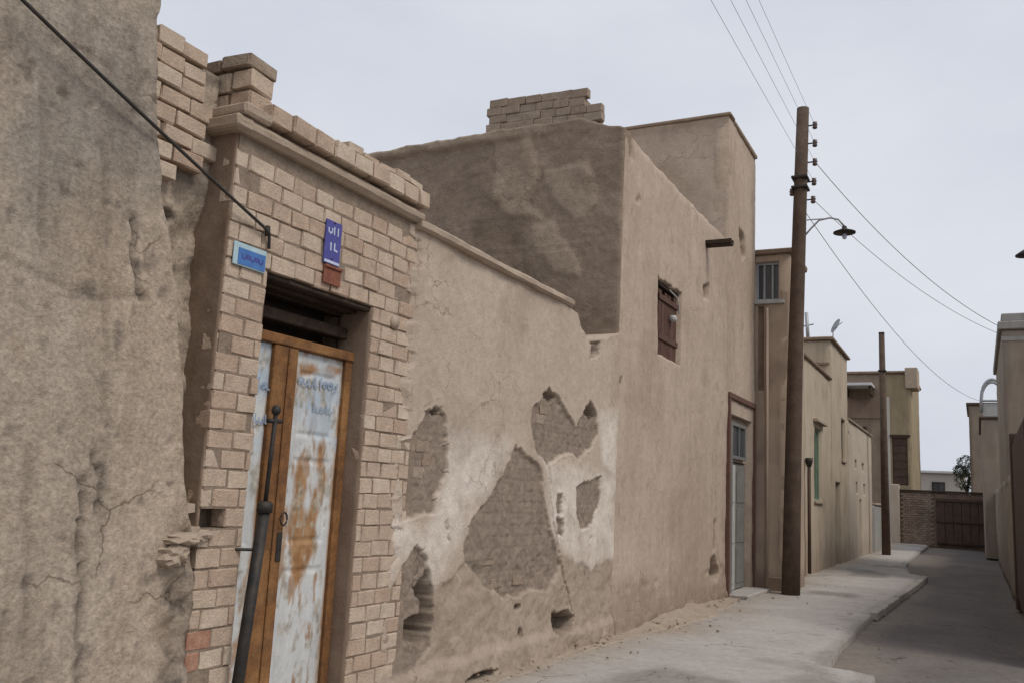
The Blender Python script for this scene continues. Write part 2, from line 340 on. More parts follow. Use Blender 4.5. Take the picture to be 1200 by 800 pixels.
def pav():
    ys = np.unique(np.concatenate([np.linspace(-6, 6, 30), np.linspace(6, 20, 150), np.linspace(20, 52, 120), [9.78, 9.86]])); ss = np.linspace(0, 1, 46); V = []; M = []; nx = len(ss)+2
    for y in ys:
        e = pav_edge(y)+.022*float(fbm(y*1.7, 3, 9))*(1 if y > 9.9 else .3)
        for s in ss:
            x = -.3+(e+.3)*s; V.append((x, y, .035*float(sm(30, 12, abs(y-16)+12))*0+.03+.012*float(fbm(x*1.5, y*1.1, 21))-.02*float(sm(.25, 0, e-x)))); M.append(pav_mask(x, y, s))
        V.append((e+.012, y, -.02)); M.append((.5, .6, 0)); V.append((e+.02, y, -.13)); M.append((.6, .6, 0))
    Fc = [(j*nx+i, j*nx+i+1, (j+1)*nx+i+1, (j+1)*nx+i) for j in range(len(ys)-1) for i in range(nx-1)]
    me = bpy.data.meshes.new('pavement'); me.from_pydata(V, [], Fc); a = me.color_attributes.new('mask', 'FLOAT_COLOR', 'POINT')
    a.data.foreach_set('color', np.array([(*np.clip(q, 0, 1), 1) for q in M], np.float32).ravel())
    pv = tag(link('pavement', me, 'pavement'), kind='structure')
    y = 15.2; kbm = bmesh.new(); add_box(kbm, (-.06, -.4, -.09), (.06, .4, .03), .012, .004); kme = bpy.data.meshes.new('kerb_stone'); kbm.to_mesh(kme); kbm.free(); kme.materials.append(MATS['kerb'])
    while y < 24.6:
        o = bpy.data.objects.new('kerb_stone', kme); COL.objects.link(o); o.parent = pv
        o.location = (pav_edge(y+.4)+.03+random.gauss(0, .008), y+.4, .012+random.gauss(0, .006)); o.rotation_euler = (random.gauss(0, .008), random.gauss(0, .02), -math.atan2(pav_edge(y+.8)-pav_edge(y), .8)+random.gauss(0, .012))
        o.scale.y = random.uniform(.95, 1.0); y += .82
pav()
# drift of dust and crumbled mud against the wall foot
def drift():
    V = []; ys = np.linspace(4, 21, 260); nx = 9
    for y in ys:
        wd = .18+.3*float(np.exp(-((y-12.6)/2.2)**2))+.12*float(fbm(y*1.4, 1, 3)); h = .05+.13*float(np.exp(-((y-12.7)/1.6)**2))+.05*float(fbm(y*2, 5, 4))
        for i in range(nx):
            s = i/(nx-1); x = -.15+(wd+.15)*s; V.append((x, y, max(.0, .035+h*(1-s)**1.5+.012*float(fbm(x*9, y*9, 6))-.035*(s == 1))))
    Fc = [(j*nx+i, j*nx+i+1, (j+1)*nx+i+1, (j+1)*nx+i) for j in range(len(ys)-1) for i in range(nx-1)]
    me = bpy.data.meshes.new('dirt_drift'); me.from_pydata(V, [], Fc); o = link('dirt_drift', me, 'dirt'); tag(o, 'drift of pale dust and crumbled mud along the wall foot', 'dirt', kind='stuff')
    bm = bmesh.new()
    for k in range(230):
        y = random.uniform(6, 20) if k < 190 else random.uniform(8, 34); x = abs(random.gauss(0, .3))+.03 if k < 190 else random.uniform(.1, 4.1)
        s = random.choice([.006, .008, .01, .012, .016, .022])*(1 if k < 190 else .7)
        r = bmesh.ops.create_icosphere(bm, subdivisions=1, radius=s)
        for v in r['verts']: v.co = Vector((x+v.co.x*random.uniform(.7, 1.4), y+v.co.y*random.uniform(.7, 1.4), (.045 if x < 2.2 else -.075)+(.06*math.exp(-x*5) if x < .5 else 0)+v.co.z*.7))
    o = finish(bm, 'rubble', 'brick_dusty'); tag(o, 'scattered crumbs of brick and mud on the pavement', 'rubble', kind='stuff')
drift()

# ================================================================== 1. old plastered house at the very left
h1 = thing('plastered_house', 'tall weathered house wall of cracked grey-brown plaster beside the brick gateway', 'house', (0, 2, 0))
EDGE = [(0, 3.63), (.6, 3.62), (1.28, 3.60), (1.36, 3.56), (1.85, 3.44), (2.51, 3.30), (3.02, 3.13), (3.58, 3.02), (4.1, 2.98), (5.4, 2.96)]
def h1_edge(z): return np.interp(z, [a for a, _ in EDGE], [b for _, b in EDGE])+.02*fbm(z*3.1, 0*z, 11)+.014*fbm(z*11, 0*z, 12)
cr1 = [pxw(p, .06) for p in ([(98, 560), (94, 640), (97, 690), (92, 800), (95, 860)], [(157, 255), (158, 310), (163, 345), (170, 352)], [(110, 530), (118, 560), (112, 600)], [(0, 300), (60, 330), (120, 352), (170, 345)], [(160, 60), (165, 90), (160, 130)], [(50, 90), (54, 150), (48, 230), (52, 300)], [(122, 170), (126, 260), (121, 400), (124, 520), (118, 640)], [(30, 520), (34, 640), (28, 760)])]
st1 = pxw([(60, 0), (190, 0), (192, 170), (150, 180), (130, 330), (80, 250), (20, 240), (0, 120), (0, 0)], .06)
def h1_h(u, z):
    e = h1_edge(z)-u
    h = .016*fbm(u*.9, z*.9, 1)+.007*fbm(u*5, z*5, 2)+.005*fbm(u*17, z*17, 3, 3)
    pits = np.clip(fbm(u*13, z*13, 4, 2)-.42, 0, 1); h = h-.075*pits*(.35+sm(.2, -.3, sdpoly(u, z, st1)))
    ridge = np.abs(fbm(u*3.1, z*.7, 6)); h = h-.007*sm(.05, 0, ridge)*sm(.7, .3, e)
    for k, c in enumerate(cr1):
        d = sdline(u+.03*fbm(u*9, z*9, 30+k), z, c); h = h-(.03 if k < 3 else .012)*sm(.018, .004, d)
    low = sm(1.5, 1.2, z)*sm(.55, .1, e); h = h+low*(.035*fbm(u*4, z*4, 40)+.05*fbm(u*11, z*11, 41)-.02)
    h = h-.28*(1-np.sqrt(np.clip(1-(1-np.clip(e/.05, 0, 1))**2, 0, 1)))*sm(1.0, 1.5, z)
    return h
def h1_m(u, z):
    cr = 0
    for k, c in enumerate(cr1): cr = cr+(.7 if k < 3 else .3)*sm(.03, .004, sdline(u+.03*fbm(u*9, z*9, 30+k), z, c))
    pits = sm(.3, .5, fbm(u*13, z*13, 4, 2))
    e = h1_edge(z)-u
    return (np.clip(cr+.6*pits+.45*sm(1.4, 1.1, z)*sm(.3, .1, e+.1*fbm(u*6, z*6, 55)), 0, 1),
            np.clip(sm(.25, -.25, sdpoly(u, z, st1)+.5*fbm(u*2, z*2, 50)), 0, 1)*.95,
            .8*sm(.75, .35, e+.25*fbm(u*1.5, z*1.5, 51))*sm(3.3, 2.6, z+.4*fbm(u*2, z*2, 53))*sm(.0, .5, z-.3)+.6*sm(.1, .45, fbm(u*1.1, z*.8, 54)))
relief('front_wall', '+x', .06, 0, 3.6, -.05, 5.4, .02, h1_h, 'old_plaster', h1, left=lambda z: 0*z-1.2, right=h1_edge, back=.3, maskf=h1_m)
box('wall_core', (-4, -1.2, -.05), (-.26, 2.92, 5.3), 'old_plaster', h1)
box('roof_slab', (-4.05, -1.25, 5.3), (.02, 2.94, 5.5), 'coping', h1)

bm = bmesh.new()
for c_, r_ in (((.0, 3.5, 1.27), (.13, .16, .035)), ((-.02, 3.66, 1.285), (.06, .1, .022)), ((.03, 3.42, 1.19), (.09, .1, .06))):
    q_ = bmesh.ops.create_icosphere(bm, subdivisions=3, radius=1)
    for v in q_['verts']:
        d_ = 1+.5*float(fbm(v.co.x*2+c_[1]*9, v.co.y*2+v.co.z*3, 77))
        v.co = Vector([c_[i]+v.co[i]*r_[i]*d_ for i in range(3)])
finish(bm, 'plaster_ledge', 'coping', h1)
# ================================================================== 2. brick gateway
gt = thing('brick_gateway', 'pale brick gateway with moulded cornice around a rusty double door', 'gateway', (0, 4.5, 0))
GY0, GY1, DY0, DY1, DZ = 3.63, 5.62, 3.97, 5.04, 2.83
box('wall_core', (-.5, GY0+.013, -.05), (-.007, DY0-.01, 1.318), 'mortar_pale', gt, 0)
box('wall_core', (-.5, GY0+.013, 1.425), (-.007, DY0-.01, 3.62), 'mortar_pale', gt, 0)
box('wall_core', (-.5, GY0+.013, 1.318), (-.16, DY0-.01, 1.425), 'mortar', gt, 0)
box('wall_core', (-.159, 3.84, 1.318), (-.007, DY0-.01, 1.425), 'mortar', gt, 0)
box('wall_core', (-.5, DY1+.01, -.05), (-.0075, 5.7, 3.58), 'mortar_pale', gt, 0)
box('wall_core', (-.5, DY0-.01, DZ+.1), (-.008, DY1+.01, 3.615), 'mortar_pale', gt, 0)
CH = .108
n = 0
for k in range(34):
    z = .03+k*CH
    if z+.09 > 3.56: break
    y = GY0-(.1 if k % 2 else 0)
    while y < GY1:
        L_ = .19*random.uniform(.86, 1.15); a, b = y+.004, y+L_-.004; y += L_+.003
        a = max(a, GY0); b = min(b, GY1)
        inside = z+.095 < DZ+.02
        segs = [(a, b)]
        if inside:
            segs = []
            if a < DY0: segs.append((a, min(b, DY0)))
            if b > DY1: segs.append((max(a, DY1), b))
        for a_, b_ in segs:
            if b_-a_ < .022: continue
            c = (a_+b_)/2
            if 1.24 < z < 1.33 and c < 3.82: continue                  # knocked-out course
            if z < .55 and c < 3.76 and random.random() < .5: continue
            eros = random.random() < .03
            mm = 'brick_red' if (z < .75 and c < 3.8 and random.random() < .7) else 'brick'
            brick(gt, (-.055-(.009 if eros else 0)+random.gauss(0, .0025), c, z+.0475+random.gauss(0, .002)), 1, (b_-a_)/.2, random.uniform(1.0, 1.07), mm, (random.gauss(0, .012), random.gauss(0, .01), random.gauss(0, .008)))
# left return of the projecting gateway, its shadow side put into the dark brown colour
relief('return_wall', '-y', GY0, -.42, -.014, -.05, 3.6, .02, lambda u, z: .006*fbm(u*7, z*5, 61)+.004*fbm(u*20, z*20, 62)+(.05*fbm(u*6, z*6, 63)*sm(1.35, 1.1, z)), 'jamb_brown', gt, back=.012)
# jambs of the door opening
relief('door_reveal', '-y', DY1, -.3, -.01, -.05, DZ-.0, .03, lambda u, z: .006*fbm(u*7, z*3, 64)+.003, 'jamb_brown', gt, back=.01)
box('door_reveal', (-.3, DY0-.02, -.05), (-.012, DY0+.004, DZ), 'jamb_brown', gt, .003)
for i, (xa, xb) in enumerate(((-.10, .004), (-.22, -.108), (-.36, -.228))):
    box('lintel_board', (xa, DY0-.02, DZ-.035-.012*i), (xb-.03, DY1+.02, DZ+.0), 'dark_wood', gt, .008, .002)
box('lintel_beam', (-.30, DY0, 2.60), (-.2, DY1, 2.68), 'dark_wood', gt, .01, .002)
box('dark_backing', (-.52, DY0-.05, 2.3), (-.44, DY1+.05, DZ+.05), 'dark_void', gt, 0)
# cornice: lower moulding, shadow gap, course of bricks on edge, loose top bricks
def moulding(name, prof, y0, y1, m, parent, seed, amp=.008, step=.03):
    """profile (x,z) swept along y"""
    ys = np.arange(y0, y1+1e-6, step); k = len(prof); V = []
    for y in ys:
        for x, z in prof: V.append((x+amp*float(fbm(y*4, z*30+x*20, seed)), y, z+amp*.8*float(fbm(y*3, x*25+z*9, seed+5))))
    Fc = [(j*k+i, j*k+(i+1) % k, (j+1)*k+(i+1) % k, (j+1)*k+i) for j in range(len(ys)-1) for i in range(k)]
    Fc += [tuple(range(k)), tuple(range((len(ys)-1)*k, len(ys)*k))[::-1]]
    me = bpy.data.meshes.new(name); me.from_pydata(V, [], Fc); bm = bmesh.new(); bm.from_mesh(me); bmesh.ops.recalc_face_normals(bm, faces=bm.faces); bm.to_mesh(me); bm.free()
    return link(name, me, m, parent)
moulding('cornice_moulding', [(-.3, 3.575), (.03, 3.575), (.06, 3.6), (.066, 3.63), (.05, 3.655), (-.3, 3.655)], 3.57, 5.53, 'coping', gt, 71)
moulding('cornice_bed', [(-.3, 3.65), (.0, 3.65), (.0, 3.69), (.082, 3.692), (.083, 3.79), (-.3, 3.8)], 3.8, 5.5, 'mortar_pale', gt, 72, .005)
y = 3.78
while y < 5.5:
    L_ = random.uniform(.17, .22); b = min(y+L_, 5.53)
    if b-y > .06:
        zt = .118+random.uniform(-.004, .004)
        brick(gt, (.02+random.gauss(0, .006), (y+b)/2, 3.686+zt/2), 1.45, (b-y-.008)/.2, zt/.095, 'brick', (random.gauss(0, .02), 0, random.gauss(0, .02)), worn=True)
    y = b+.004
y = 4.55
while y < 5.35:                                                             # a low, broken upper course
    L_ = random.uniform(.17, .21); h_ = random.choice([.045, .06, .05, .03])
    brick(gt, (-.01, y+L_/2, 3.825+h_/2), 1.2, (L_-.01)/.2, h_/.095, 'brick', (random.gauss(0, .03), 0, random.gauss(0, .03)), worn=True); y += L_
# corner pier: moulding return and three courses
box('cornice_return', (-.42, 3.55, 3.585), (.062, 3.68, 3.66), 'coping', gt, .012, .003)
box('cornice_return', (-.45, 3.57, 3.664), (.09, 3.8, 3.735), 'coping', gt, .014, .004)
for k, (x0, z0_, hh, ov) in enumerate(((-.37, 3.742, .12, 0), (-.4, 3.868, .125, .012), (-.43, 4.0, .085, .03))):
    xs_ = [x0, x0+.21+.05*(k % 2), .02-.02*k+ov]
    for xa, xb in zip(xs_[:-1], xs_[1:]):
        brick(gt, ((xa+xb)/2, 3.76, z0_+hh/2), (xb-xa-.012)/.11, (.18+2*ov)/.2, hh/.095*.95, 'brick_dusty' if k == 2 else 'brick', (random.gauss(0, .03), random.gauss(0, .03), random.gauss(0, .05)), worn=True)
box('pier_core', (-.4, 3.69, 3.73), (-.02, 3.84, 4.02), 'mortar', gt, 0)
# recessed wall strip between gateway and left house
rw = thing('brick_recess', 'narrow recessed strip of crumbling brick wall between grey plaster and gateway', 'wall', (-.2, 3.2, 0))
relief('back_wall', '+x', -.215, 2.7, 3.64, -.05, 3.95, .022, lambda u, z: (.09*fbm(u*3.5, z*2.2, 81)+.04*fbm(u*9, z*9, 85))*sm(3.3, 3.0, z)+.016*fbm(u*18, z*18, 82)-.09*sm(.07, .02, np.hypot((u-3.36)*1.0, (z-3.02)*2.0)), 'old_plaster', rw, back=.25,
       maskf=lambda u, z: (np.clip(.75*sm(-.25, .2, fbm(u*5, z*5, 83))+sm(.1, .05, np.hypot((u-3.36), (z-3.02)*2)), 0, 1), .3*sm(0, .3, fbm(u*2, z*2, 84)), .2))
for k in range(8):
    z = 3.2+k*.105; y = 2.62+(.09 if k % 2 else 0)
    while y < 3.64:
        L_ = .185*random.uniform(.85, 1.15); c = y+L_/2; y += L_+.012
        if c+L_/2 > 3.68 or (k == 0 and random.random() < .4): continue
        if z > 3.9 and c > 3.4: continue
        brick(rw, (-.215+random.gauss(0, .012), c, z+.045), 1, L_/.2, random.uniform(.9, 1.04), 'brick', (random.gauss(0, .03), 0, random.gauss(0, .03)), worn=True)
for c, zz, s in (((3.5), 1.42, 1), (3.42, 1.36, .8), (3.56, 1.3, .9)):
    brick(rw, (-.05, c, zz), 1, s, .5, 'coping', (.1, .05, .2))

# ---- the door (part of the gateway)
DX = -.16
door = box('door_frame', (DX-.03, DY1-.075, -.05), (DX+.02, DY1-.005, 2.5), 'rust', gt, .004)
box('frame_post', (DX-.03, DY0+.006, -.05), (DX+.018, DY0+.07, 2.5), 'rust', door, .004)
box('head_rail', (DX-.035, DY0+.006, 2.44), (DX+.035, DY1-.006, 2.505), 'rust', door, .006)
box('threshold', (DX-.1, DY0, -.02), (DX+.12, DY1, .09), 'mortar', door, .01)
def rp(pts): return [(float(at(a, b, 'x', DX)[1]), float(at(a, b, 'x', DX)[2])) for a, b in pts]
rustP = [rp(p) for p in ([(352, 540), (358, 560), (354, 590), (362, 612), (370, 575), (374, 600), (368, 645), (355, 675), (345, 690), (340, 620)], [(376, 520), (384, 555), (378, 590), (371, 550)], [(350, 425), (408, 430), (408, 440), (350, 438)])]
blueP = rp([(352, 445), (405, 450), (404, 520), (365, 500), (350, 470)])
def leaf(name, ya, yb, seed):
    def hf(u, z):
        h = 0*u
        for (a, b, c, d) in ((ya+.06, yb-.06, .25, 1.05), (ya+.06, yb-.06, 1.2, 1.75), (ya+.06, yb-.06, 1.88, 2.32)):
            dd = np.minimum(np.minimum(u-a, b-u), np.minimum(z-c, d-z)); h = h-.010*sm(0, .012, dd)+.010*sm(.03, .045, dd)
        return h+.004*fbm(u*3, z*2, seed)
    def mf(u, z):
        r = 0*u
        if seed == 90:
            for p in rustP: r = np.maximum(r, sm(.03, -.02, sdpoly(u, z, p)+.05*fbm(u*12, z*6, 95)))
            bl = .75*sm(.1, -.05, sdpoly(u, z, blueP)+.2*fbm(u*5, z*5, 96))
        else: bl = .8*sm(1.6, 2.0, z+.2*fbm(u*4, z*4, 98))
        edge = np.minimum(u-ya, yb-u); r = np.maximum(r, sm(.035, .0, edge+.03*fbm(u*9, z*4, 97)))
        r = np.maximum(r, .8*sm(.3, .42, fbm(u*14, z*3.2, seed+3)))
        dirt = sm(.18, .36, fbm(u*22, z*9, seed+6))*.7
        return (np.clip(r, 0, 1), np.clip(bl, 0, 1)*sm(-.35, .1, fbm(u*5, z*4, 99)), dirt)
    return relief(name, '+x', DX-.005, ya, yb, .09, 2.438, .012, hf, 'door_paint', door, back=.03, maskf=mf)
lr = leaf('door_leaf', 4.465, 4.962, 90)
ll = leaf('door_leaf', DY0+.072, 4.24, 91)
st = box('meeting_stile', (DX-.02, 4.242, .09), (DX+.028, 4.462, 2.438), 'rust', door, .008)
box('cover_strip', (DX+.029, 4.36, .09), (DX+.04, 4.39, 2.43), 'rust', st, .003)
box('lock_plate', (DX+.029, 4.405, 1.1), (DX+.036, 4.45, 1.28), 'iron', st, .003)
tube('pull_ring', [(DX+.05, 4.43+.03*math.cos(a), 1.36+.04*math.sin(a)) for a in np.linspace(0, 2*math.pi, 13)], .006, 'iron', st, 6)
def strokes(parent, x, y0, y1, z0, z1, n, m, seed, name='lettering', th=.012):
    """illegible painted script: short curved and straight strokes with dots, as flat print"""
    rr = random.Random(seed); bm = bmesh.new()
    for i in range(n):
        cy = y0+(y1-y0)*(i+.5)/n; s = (y1-y0)/n*.95; cz = (z0+z1)/2; hh = (z1-z0)/2
        typ = rr.choice('uulid')
        pts = {'u': [(-.5, .4), (-.45, -.3), (0, -.6), (.45, -.3), (.5, .5)], 'l': [(-.2, 1), (-.2, -.4), (.4, -.5)], 'i': [(0, .9), (.05, -.6)], 'd': [(-.5, .1), (.0, .5), (.5, .1), (0, -.4), (-.5, .1)]}[typ]
        pts = [(cy+a*s, cz+b*hh) for a, b in pts]
        for (a, b), (c, d) in zip(pts[:-1], pts[1:]):
            e = Vector((0, c-a, d-b)); L_ = e.length
            if L_ < 1e-4: continue
            nrm = Vector((0, -e.z, e.y))/L_*th/2; p = Vector((x, a, b)); q_ = Vector((x, c, d)); ex = e/L_*th*.4
            bm.faces.new([bm.verts.new(v) for v in (p-nrm-ex, q_-nrm+ex, q_+nrm+ex, p+nrm-ex)])
    bmesh.ops.recalc_face_normals(bm, faces=bm.faces)
    for f_ in bm.faces:
        if f_.normal.x < 0: f_.normal_flip()
    for i, v in enumerate(bm.verts): v.co.x += .0002*(i//4 % 7)
    return finish(bm, name, m, parent)
strokes(lr, DX+.008, 4.5, 4.9, 2.2, 2.29, 8, 'ink_blue', 33, th=.011)
strokes(lr, DX+.008, 4.66, 4.88, 2.05, 2.11, 5, 'ink_blue', 36, th=.009)
strokes(ll, DX+.008, 4.08, 4.26, 2.13, 2.21, 4, 'ink_blue', 34, th=.011)
strokes(ll, DX+.008, 4.08, 4.26, 1.92, 1.99, 4, 'ink_blue', 35, th=.011)

# ---- things fixed to the gateway
pl = thing('wall_plaque', 'small violet-blue enamel plaque with pale script above the door', 'plaque', (.01, 4.53, 3.0))
pb = box('plate', (.006, 4.445, 3.005), (.016, 4.61, 3.3), 'enamel_violet', pl, .003)
strokes(pl, .0175, 4.47, 4.585, 3.2, 3.26, 3, 'enamel_white', 21, th=.012)
strokes(pl, .0175, 4.48, 4.575, 3.09, 3.15, 2, 'enamel_white', 27, th=.013)
for yy_, zz_ in ((4.528, 3.287), (4.528, 3.045)): lathe('screw', [(0, -.004), (.006, -.004), (.006, .004), (0, .004)], 'iron', pl, (.017, yy_, zz_), 8)
box('border_strip', (.0165, 4.45, 3.012), (.018, 4.605, 3.03), 'enamel_white', pl, 0)
p2 = thing('rusty_plate', 'reddish brown rusted metal plate hanging below the violet plaque', 'plate', (.01, 4.55, 2.88))
box('plate', (.004, 4.46, 2.875), (.018, 4.635, 2.998), 'rust_plate', p2, .003)
box('folded_edge', (.018, 4.46, 2.98), (.03, 4.635, 2.998), 'rust_plate', p2, .002)
p3 = thing('number_plate', 'blue enamel number plate with pale rim on the gateway pier', 'plate', (.01, 3.79, 2.82))
box('plate', (.006, 3.665, 2.80), (.014, 3.93, 2.935), 'enamel_cyan', p3, .003)
box('field', (.0142, 3.70, 2.808), (.017, 3.922, 2.905), 'enamel_blue', p3, .0008)
strokes(p3, .018, 3.73, 3.9, 2.835, 2.885, 5, 'enamel_violet', 19, th=.009)
b1 = thing('standpipe', 'black iron standpipe with slim rod and cross handle beside the rusty door', 'pipe', (.09, 4.04, 0))
tube('pipe', [(.09, 3.90, -.05), (.09, 3.965, .7), (.09, 4.03, 1.44)], .034, 'iron', b1, 14)
lathe('collar', [(.0, 1.40), (.046, 1.41), (.046, 1.46), (.03, 1.475), (.0, 1.476)], 'iron', b1, (.09, 4.03, 0))
tube('rod', [(.09, 4.03, 1.46), (.09, 4.05, 2.02)], .013, 'iron', b1, 10)
tube('cross_handle', [(.09, 3.99, 1.935), (.09, 4.105, 1.94)], .013, 'iron', b1, 8)
lathe('finial', [(.0, 1.97), (.022, 1.98), (.028, 2.0), (.022, 2.025), (0, 2.035)], 'iron', b1, (.09, 4.05, 0))
tube('wall_bracket', [(-.03, 3.9, 1.2), (.09, 4.01, 1.2)], .01, 'iron', b1, 6)
cb = [Vector((.26, .6, 4.12)).lerp(Vector((.035, 3.87, 3.065)), t)+Vector((0, 0, -.09*4*t*(1-t)*.35)) for t in np.linspace(0, 1, 24)]
tag(tube('electric_cable', cb+[Vector((.03, 3.915, 3.045)), Vector((.022, 3.93, 3.0)), Vector((.02, 3.935, 2.955))], .0095, 'black_cable', n=8), 'thick black cable running slantwise across the grey plaster to the gateway', 'cable')
tag(lathe('cable_clamp', [(0, -.03), (.014, -.03), (.016, 0), (.014, .03), (0, .03)], 'iron', None, (.03, 3.9, 3.055)), 'small dark cable clamp on gateway bricks above the blue number plate', 'clamp')

# ================================================================== 3. plaster garden wall with fallen patches
pw = thing('plaster_wall', 'lime and mud plastered wall with fallen patches between gateway and mud house', 'wall', (0, 7.5, 0))
PATCH = [pxw(p) for p in (
    [(466, 520), (488, 507), (496, 482), (508, 472), (519, 485), (524, 512), (522, 550), (513, 570), (507, 600), (486, 604), (468, 613)],
    [(603, 519), (612, 530), (630, 545), (638, 600), (648, 640), (655, 662), (640, 690), (590, 700), (560, 680), (543, 655), (541, 632), (550, 606), (570, 585), (588, 552)],
    [(623, 478), (640, 456), (652, 462), (666, 490), (672, 500), (679, 483), (689, 471), (698, 485), (699, 506), (690, 524), (677, 541), (668, 530), (655, 535), (640, 545), (628, 530), (622, 500)],
    [(672, 570), (686, 563), (703, 558), (701, 590), (691, 614), (678, 620), (672, 600)],
    [(650, 578), (656, 580), (656, 600), (651, 602)], [(649, 606), (658, 606), (657, 628), (650, 626)],
    [(484, 640), (497, 655), (503, 700), (503, 760), (480, 790), (455, 800), (455, 700), (470, 660)])]
HOLE = [pxw(p) for p in ([(457, 733), (478, 726), (492, 716), (488, 682), (498, 672), (503, 700), (502, 742), (496, 756), (475, 752), (457, 757)],
    [(645, 716), (660, 711), (672, 722), (668, 738), (655, 742), (647, 735)], [(603, 708), (609, 708), (609, 714), (603, 714)], [(607, 738), (613, 738), (612, 744), (607, 744)],
    [(720, 682), (732, 680), (733, 698), (724, 704)], [(540, 800), (565, 782), (578, 785), (560, 806)], [(503, 474), (508, 472), (516, 480), (508, 488)], [(634, 458), (641, 455), (652, 464), (644, 470)], [(682, 478), (690, 470), (698, 484), (690, 492)], [(692, 404), (701, 402), (700, 416), (690, 418)])]
HD = [.4, .26, .1, .1, .2, .2, .08, .08, .14, .18]
CRACK = [pxw(p) for p in ([(653, 655), (657, 675), (664, 690), (668, 715)], [(640, 545), (645, 600), (652, 650)], [(521, 610), (524, 630)], [(690, 630), (684, 655)])]
PALE = [pxw(p) for p in ([(525, 505), (600, 515), (590, 545), (565, 585), (543, 610), (530, 660), (500, 690), (490, 640), (500, 615), (520, 560)], [(634, 540), (670, 545), (722, 560), (724, 660), (708, 655), (690, 670), (660, 650), (650, 630), (640, 590)], [(455, 600), (480, 615), (500, 630), (490, 660), (470, 650), (455, 680)], [(700, 480), (722, 480), (722, 560), (705, 540)])]
SK = pxw([(440, 740), (500, 700), (525, 680), (545, 655), (600, 665), (640, 650), (655, 650), (690, 668), (708, 655), (727, 662)]); SKy = [a for a, _ in SK]; SKz = [b for _, b in SK]
TOPK = [(5.3, 3.56), (8.35, 3.535), (8.46, 3.5), (8.62, 3.47), (8.72, 3.38), (8.86, 3.30), (9.05, 3.2), (9.18, 3.24), (9.3, 3.36), (9.5, 3.38), (9.7, 3.46), (9.95, 3.52)]
def pw_top(u): return np.interp(u, [a for a, _ in TOPK], [b for _, b in TOPK])+.03*fbm(u*7, 0*u, 99)*sm(8.4, 8.6, u)+.006*fbm(u*6, 0*u, 98)
def warp(u, z): return u+.05*fbm(u*4.5, z*4.5, 101)+.03*fbm(u*17, z*17, 103), z+.05*fbm(u*4.5, z*4.5, 102)+.03*fbm(u*17, z*17, 104)
def exposed(u, z):
    uu, zz = warp(u, z); d = np.full(np.shape(u), 9.)
    for p in PATCH: d = np.minimum(d, sdpoly(uu, zz, p))
    return d
def pw_h(u, z):
    d = exposed(u, z); uu, zz = warp(u, z)
    h = .022*fbm(u*.8, z*.8, 110)+.008*fbm(u*4, z*4, 111)+.004*fbm(u*15, z*15, 112, 3)
    ex = sm(.006, -.008, d); crs = np.abs(((z/.1) % 1)-.5)
    h = h-ex*(.028+.012*fbm(u*9, z*9, 113)+.004*sm(.4, .48, crs+.12*fbm(u*2.5, z*8, 118))+.01*fbm(u*22, z*22, 124))*sm(.35, .75, z+.2)
    h = h+.005*sm(.04, .01, d)*sm(-.01, .012, d)*sm(-.1, .3, fbm(u*5, z*5, 119))   # curled plaster lip
    sk = np.interp(u, SKy, SKz)+.06*fbm(u*5, 0*u, 114); s = sm(.03, -.03, z-sk)
    h = h+s*(-.012+.022*fbm(u*3, z*3, 115)+.014*fbm(u*11, z*11, 116))
    h = h+.035*sm(.30, .2, z+.05*fbm(u*2, z, 117))
    for p, dp in zip(HOLE, HD): h = h-dp*sm(.012, -.02, sdpoly(uu, zz, p))
    for c in CRACK: h = h-.03*sm(.02, .004, sdline(uu, zz, c))
    h = h-.02*sm(.10, .0, u-pw_left(z))*sm(.3, .8, z)
    return h+.006
def pw_m(u, z):
    d = exposed(u, z); uu, zz = warp(u, z); pale = 0*u
    for p in PALE: pale = np.maximum(pale, sm(.10, -.12, sdpoly(uu, zz, p)))
    pale = pale*(.8+.8*fbm(u*3, z*3, 120)); sk = np.interp(u, SKy, SKz)+.06*fbm(u*5, 0*u, 114)
    r = sm(.01, -.02, d)
    for p in HOLE: r = np.maximum(r, sm(.02, -.02, sdpoly(uu, zz, p)))
    return (np.clip(r*sm(.3, .6, z+.25+.3*fbm(u*3, z*3, 121)), 0, 1), np.clip(pale, 0, 1), np.clip(.85*sm(.05, -.05, z-sk)+.5*sm(.1, .5, fbm(u*1.4, z*1.4, 122)), 0, 1))
def pw_left(z): return 5.43+.09*fbm(z*2.2, 0*z, 105)+.07*fbm(z*9, 0*z, 106)+.06*np.where(np.floor(z/.216) % 2 > 0, 1, 0)*sm(1.0, 1.4, z)
relief('plaster_skin', '+x', .012, 5.4, 9.925, -.05, 3.55, .0125, pw_h, 'plaster', pw, top=pw_top, left=pw_left, back=.42, maskf=pw_m)
box('wall_core', (-.56, 5.72, -.05), (-.41, 9.85, 3.2), 'mortar', pw)
box('top_fill', (-.42, 5.7, 3.19), (-.16, 8.4, 3.53), 'coping', pw, .02)
moulding('coping_strip', [(-.4, 3.5), (.045, 3.525), (.07, 3.545), (.066, 3.585), (.03, 3.61), (-.4, 3.62)], 5.48, 8.44, 'coping', pw, 130, .014)
for k in range(36):                                                        # bricks that show inside the fallen patches
    z = .06+k*.1; y = 5.5+(.1 if k % 2 else 0)
    while y < 9.9:
        L_ = .2*random.uniform(.9, 1.1); c = y+L_/2; y += L_+.008
        dd = float(np.max(exposed(np.array([c-.07, c+.07, c]), np.array([z+.04, z+.04, z+.04]))))
        inh = min(float(sdpoly(np.array([c]), np.array([z+.045]), p)[0]) for p in HOLE)
        if dd > -.025 or z < .75 and c > 6.2 or random.random() < .62 or inh < .05: continue
        brick(pw, (-.0655+random.gauss(0, .004), c, z+.045), 1, L_/.2*.97, random.uniform(.85, .97), 'brick_dusty', (random.gauss(0, .02), 0, random.gauss(0, .02)))
